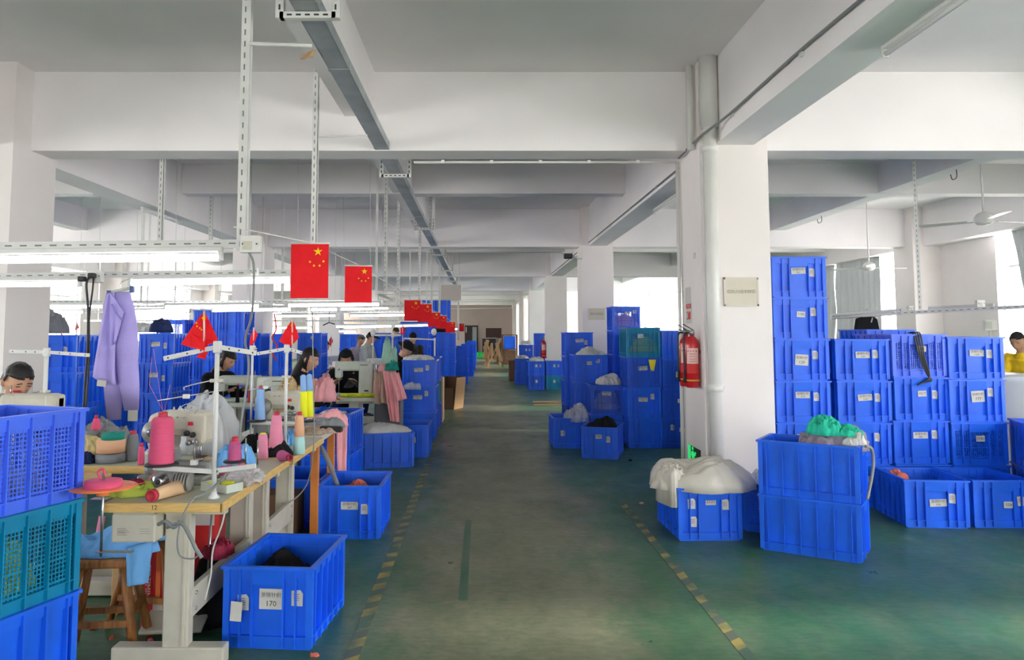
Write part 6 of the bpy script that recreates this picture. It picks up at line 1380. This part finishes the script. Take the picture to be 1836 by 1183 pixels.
def person(label, x, y, yaw, coat, pose='sit', lean=.25, look=.5, turn=0, reach=(-.34, .80), hair='short', trousers=None, vox=.010, s=1.0, cap=None, seat=.44, apart=.13, mask=None):
    trousers = trousers or c_navy; z_hip = (seat+.125) if pose == 'sit' else .92
    t = thing('person', label, 'person', (x, y, 0), yaw); t.scale = (s, s, s)
    L = Matrix.Rotation(-lean, 3, 'X').inverted()      # lean forward towards -Y
    L = Matrix.Rotation(lean, 3, 'X')
    up = L @ Vector((0, 0, 1)); hip = Vector((0, 0, z_hip)); waist = hip+up*.16; chest = hip+up*.36; shl = hip+up*.47; neck = hip+up*.53
    HM = Matrix.Rotation(turn, 3, 'Z') @ Matrix.Rotation(look, 3, 'X'); hc = neck+up*.05+HM @ Vector((0, -.025, .115))
    def sh(k): return shl+Vector((k*.165, 0, -.02))
    wr_ = {}; el = {}
    for k in (-1, 1):
        w_ = Vector((k*apart, reach[0] if isinstance(reach[0], float) else reach[0], reach[1])); 
        a, b = sh(k), w_; d = b-a; Lm = .54
        if d.length > Lm-.02: d = d*((Lm-.02)/d.length); b = a+d
        h_ = math.sqrt(max(0, (Lm/2)**2-(d.length/2)**2)); pole = Vector((k*.5, .35, -1)); pole = (pole-d.normalized()*pole.dot(d.normalized())).normalized()
        el[k] = a+d/2+pole*h_; wr_[k] = b
    if pose == 'sit': kn = {k: Vector((k*.12, -.44, z_hip-.02)) for k in (-1, 1)}; an = {k: Vector((k*.12, -.40, .09)) for k in (-1, 1)}
    else: kn = {k: Vector((k*.095, -.03, .50)) for k in (-1, 1)}; an = {k: Vector((k*.10, .02, .09)) for k in (-1, 1)}
    def torso(mb, g):
        oval(mb, hip-up*.08, waist, .165+g, .145+g, .115+g, .105+g, L); oval(mb, waist, chest, .145+g, .175+g, .105+g, .115+g, L); oval(mb, chest, shl+up*.02, .175+g, .13+g, .115+g, .075+g, L)
        for k in (-1, 1): mb.ball(sh(k), .062+g, 7)
    body = MB(); torso(body, 0)
    for k in (-1, 1):
        limb(body, [sh(k), el[k], wr_[k]], [.050, .038, .026]); dd = (wr_[k]-el[k]); hand(body, wr_[k], dd, (k*.1, 0, 1), k, .55)
        limb(body, [hip+Vector((k*.09, 0, 0)), kn[k], an[k]], [.082, .055, .038]); body.tube([an[k]+Vector((0, .03, -.04)), an[k]+Vector((0, -.06, -.05)), an[k]+Vector((0, -.16, -.062))], [.042, .038, .028], 10)
    limb(body, [shl, neck, hc+HM @ Vector((0, .02, -.06))], [.07, .055, .050])
    v, f = head_pts(HM, hc); body.add(v, f)
    for k in (-1, 1): p = hc+HM @ Vector((k*.078, .008, -.002)); body.tube([p+HM @ Vector((0, 0, .030)), p+HM @ Vector((k*.010, .004, .008)), p+HM @ Vector((0, .0, -.03))], [.008, .013, .007], 8)
    mkobj('body', remeshed(body, vox*(.66 if vox < .0095 else .85), 2), t)
    # clothes
    J = MB(); torso(J, .016)
    for k in (-1, 1): limb(J, [sh(k), el[k], el[k].lerp(wr_[k], .93)], [.068, .054, .038])
    limb(J, [shl, neck], [.085, .068]); m_ = remeshed(J, vox, 5, 'jacket')
    for vv in m_.vertices: n_ = noise.noise(vv.co*14)+.5*noise.noise(vv.co*30); vv.co += vv.normal*n_*.007
    m_.materials.clear(); m_.materials.append(coat); mkobj('jacket', m_, t)
    T_ = MB(); oval(T_, hip-up*.09, hip+up*.07, .178, .160, .128, .115, L)
    for k in (-1, 1): limb(T_, [hip+Vector((k*.09, 0, 0)), kn[k], an[k]+Vector((0, 0, .02))], [.098, .072, .056])
    m_ = remeshed(T_, vox*1.2, 5, 'trousers'); m_.materials.clear(); m_.materials.append(trousers); mkobj('trousers', m_, t)
    for k in (-1, 1):
        S_ = MB(); S_.tube([an[k]+Vector((0, .05, -.045)), an[k]+Vector((0, -.05, -.045)), an[k]+Vector((0, -.13, -.055)), an[k]+Vector((0, -.185, -.06))], [.044, .044, .036, .022], 12); S_.obj('shoe', BLACKP, t)
    # hair
    if hair:
        def keep(X, Y, Z):
            if hair == 'hood': return Y > -.055 or Z > .075
            if hair == 'short': return (Z > .052+.2*max(0, -Y-.05)) or (Y > .012 and Z > -.045) or (Y > -.02 and Z > .0)
            return (Z > .050) or (Y > -.028 and Z > -.12)
        v, f = head_pts(HM, hc, .012 if hair != 'hood' else .022, keep, 26, .006, x*9); H = MB(); H.sm = True; H.add(v, f)
        if hair == 'long':
            c0 = hc+HM @ Vector((0, .045, .02)); c1 = neck+Vector((0, .07, -.02)); c2 = neck+Vector((0, .10, -.22)); oval(H, c0, c1, .082, .088, .055, .055, Matrix.Identity(3), 8); oval(H, c1, c2, .088, .05, .055, .03, Matrix.Identity(3), 8)
        if hair == 'bun': H.ball(hc+HM @ Vector((0, .11, .03)), .04, 8)
        o = H.obj('hood' if hair == 'hood' else 'hair', coat if hair == 'hood' else HAIR, t); md = o.modifiers.new('s', 'SOLIDIFY'); md.thickness = .006; md.offset = 0
    if cap:
        v, f = head_pts(HM, hc, .020, lambda X, Y, Z: Z > .045, 26); H = MB(); H.sm = True; H.add(v, f); H.sm = False
        H.M = Matrix.Translation(hc) @ HM.to_4x4(); H.rbox((0, -.13, .062), (.14, .09, .010), .004) if cap != 'brim' else H.lathe([(.06, .050), (.165, .040), (.165, .046), (.07, .062)], 28)
        o = H.obj('hat', cap if not isinstance(cap, str) else c_black, t); md = o.modifiers.new('s', 'SOLIDIFY'); md.thickness = .006
    # face marks
    E_ = MB(); W_ = MB(); BR = MB(); MO = MB(); HM4 = Matrix.Translation(hc) @ HM.to_4x4()
    for k in (-1, 1):
        E_.M = HM4; E_.rbox((k*.031, -.0855, .011), (.026, .006, .0045), .002); BR.M = HM4; BR.rbox((k*.031, -.0925, .034), (.032, .006, .005), .002, ry=k*.12)
    MO.M = HM4; MO.rbox((0, -.0930, -.056), (.040, .008, .009), .003)
    E_.obj('closed_eyes', HAIR, t); BR.obj('eyebrows', HAIR, t); MO.obj('mouth', mat('lip_colour', (.42, .13, .11), .5) if 'lip_colour' not in MATS else MATS['lip_colour'], t)
    if mask: m2 = MB(); m2.M = HM4; m2.rbox((0, -.098, -.045), (.10, .03, .075), .014); m2.obj('face_mask', mask, t)
    return t, hc, HM
def sit(label, px, D, py_head, yaw, coat, **k):
    """place a seated person so that the head centre stands at the wanted spot"""
    c = A(px, py_head, D); seat = k.pop('seat', .44); s = k.get('s', 1.0)
    return person(label, c.x, c.y, yaw, coat, seat=seat, **k)
P1 = person('man with short black hair and earphones bending over the cream machine at left', -3.20, 5.12, .95, c_navy, lean=.42, look=.45, reach=(-.42, .80), vox=.008)
HP, HMx = P1[1], P1[2]
e_ = MB(); p = HP+HMx @ Vector((.088, .0, -.005)); e_.ball(p, .010, 6); e_.tube(bez([p, p+Vector((.004, 0, -.06)), p+Vector((-.02, -.03, -.20)), p+Vector((-.06, -.1, -.34))], 8), .0025, 6); e_.obj('earphone', PVC, P1[0])
stool('wooden stool under the man with earphones', -3.20, 5.12, .9)
person('woman in black with bowed head behind the flagged thread stand', XA(372, 9.0), 9.05, 1.15, c_black, lean=.42, look=.50, reach=(-.45, .84), hair='long', vox=.009)
stool('wooden stool under the woman before the tall left stacks', XA(372, 9.0), 9.06, 1.1)
person('woman in black with long dark hair seen in profile before the pink bundle', XA(512, 8.05), 8.15, 1.42, c_black, lean=.34, look=.30, reach=(-.46, .80), hair='long', vox=.008)
stool('wooden stool under the woman with long dark hair', XA(512, 8.05), 8.15, 1.4)
person('worker in a dark hooded top leaning over the big boxy machine', XA(625, 10.2), 10.25, .1, c_black, lean=.5, look=.55, reach=(-.40, .86), hair='hood', vox=.010)
stool('wooden stool under the hooded worker', XA(625, 10.2), 10.25, .1)
person('small distant worker in light blue with short black hair', XA(558, 14.8), 15.2, 1.2, c_sky, lean=.3, look=.3, hair='short', vox=.012)
stool('wooden stool under the distant worker in light blue', XA(558, 14.8), 15.2, 1.2)
person('standing worker in a grey coat and dark cap facing right', XA(652, 13.6), 13.8, 1.25, c_gcoat, pose='stand', lean=.14, look=.45, reach=(-.34, .92), hair='short', cap=c_black, vox=.012, s=.885)
person('worker with black hair standing half hidden behind the grey coat', XA(636, 15.0), 15.2, .9, c_mauve, pose='stand', lean=.2, look=.4, reach=(-.3, .95), hair='short', vox=.015, s=.85)
person('standing worker in olive jacket and black cap facing the camera', XA(738, 14.6), 14.9, .15, c_olive, pose='stand', lean=.10, look=.45, reach=(-.34, .95), hair='short', cap=c_black, vox=.012, s=.875)
person('woman in a black brimmed hat bowed over her work behind the blue stack', -1.42, 11.92, 1.2, c_black, lean=.40, look=.5, reach=(-.4, .84), hair='short', cap='brim', vox=.011, seat=.50)
stool('wooden stool under the woman in the brimmed hat', -1.42, 11.92, 1.2, .48)
person('small worker in dark clothes seated far left beyond the pillar', XA(138, 12.6), 12.8, 1.3, c_navy, lean=.35, look=.4, hair='short', vox=.013, seat=.50)
stool('wooden stool under the far left worker', XA(138, 12.6), 12.8, 1.3, .5)
person('worker in a blue cap far behind the third flag', XA(707, 20), 20.3, .3, BLUE2, pose='stand', lean=.1, look=.3, hair='short', cap=c_olive, vox=.018, s=.95)
person('worker in a bright yellow top bending over at the right edge of the view', 6.38, 8.95, -1.0, c_yellow, pose='stand', lean=.55, look=.35, reach=(-.55, .95), hair='short', vox=.010, s=.92)
# small fittings belong to the part they sit on
SUB = {'bolt': 'crossbar', 'lever': 'valve', 'nozzle': 'hose', 'wheel_hub': 'hand_wheel', 'red_label': 'face_plate', 'name_plate': 'panel', 'stars': 'cloth', 'box_mount': 'control_box',
       'pictogram': 'panel', 'closed_eyes': 'body', 'eyebrows': 'body', 'mouth': 'body', 'end_cap': 'housing', 'cover_plate': 'box', 'screw': 'box', 'rod_clip': 'thread_rod', 'pin_holder': 'spool_arm', 'round_emblem': 'carton_body', 'shaft': 'pulley', 'wing_nut': 'spindle'}
for o in list(bpy.data.objects):
    b_ = o.name.split('.')[0]
    if b_ in SUB and o.parent is not None and o.parent.parent is None:
        for q_ in o.parent.children:
            if q_.name.split('.')[0] == SUB[b_] and q_.location.length < 1e-6 and q_ is not o: o.parent = q_; break
print('objects', len(bpy.data.objects))
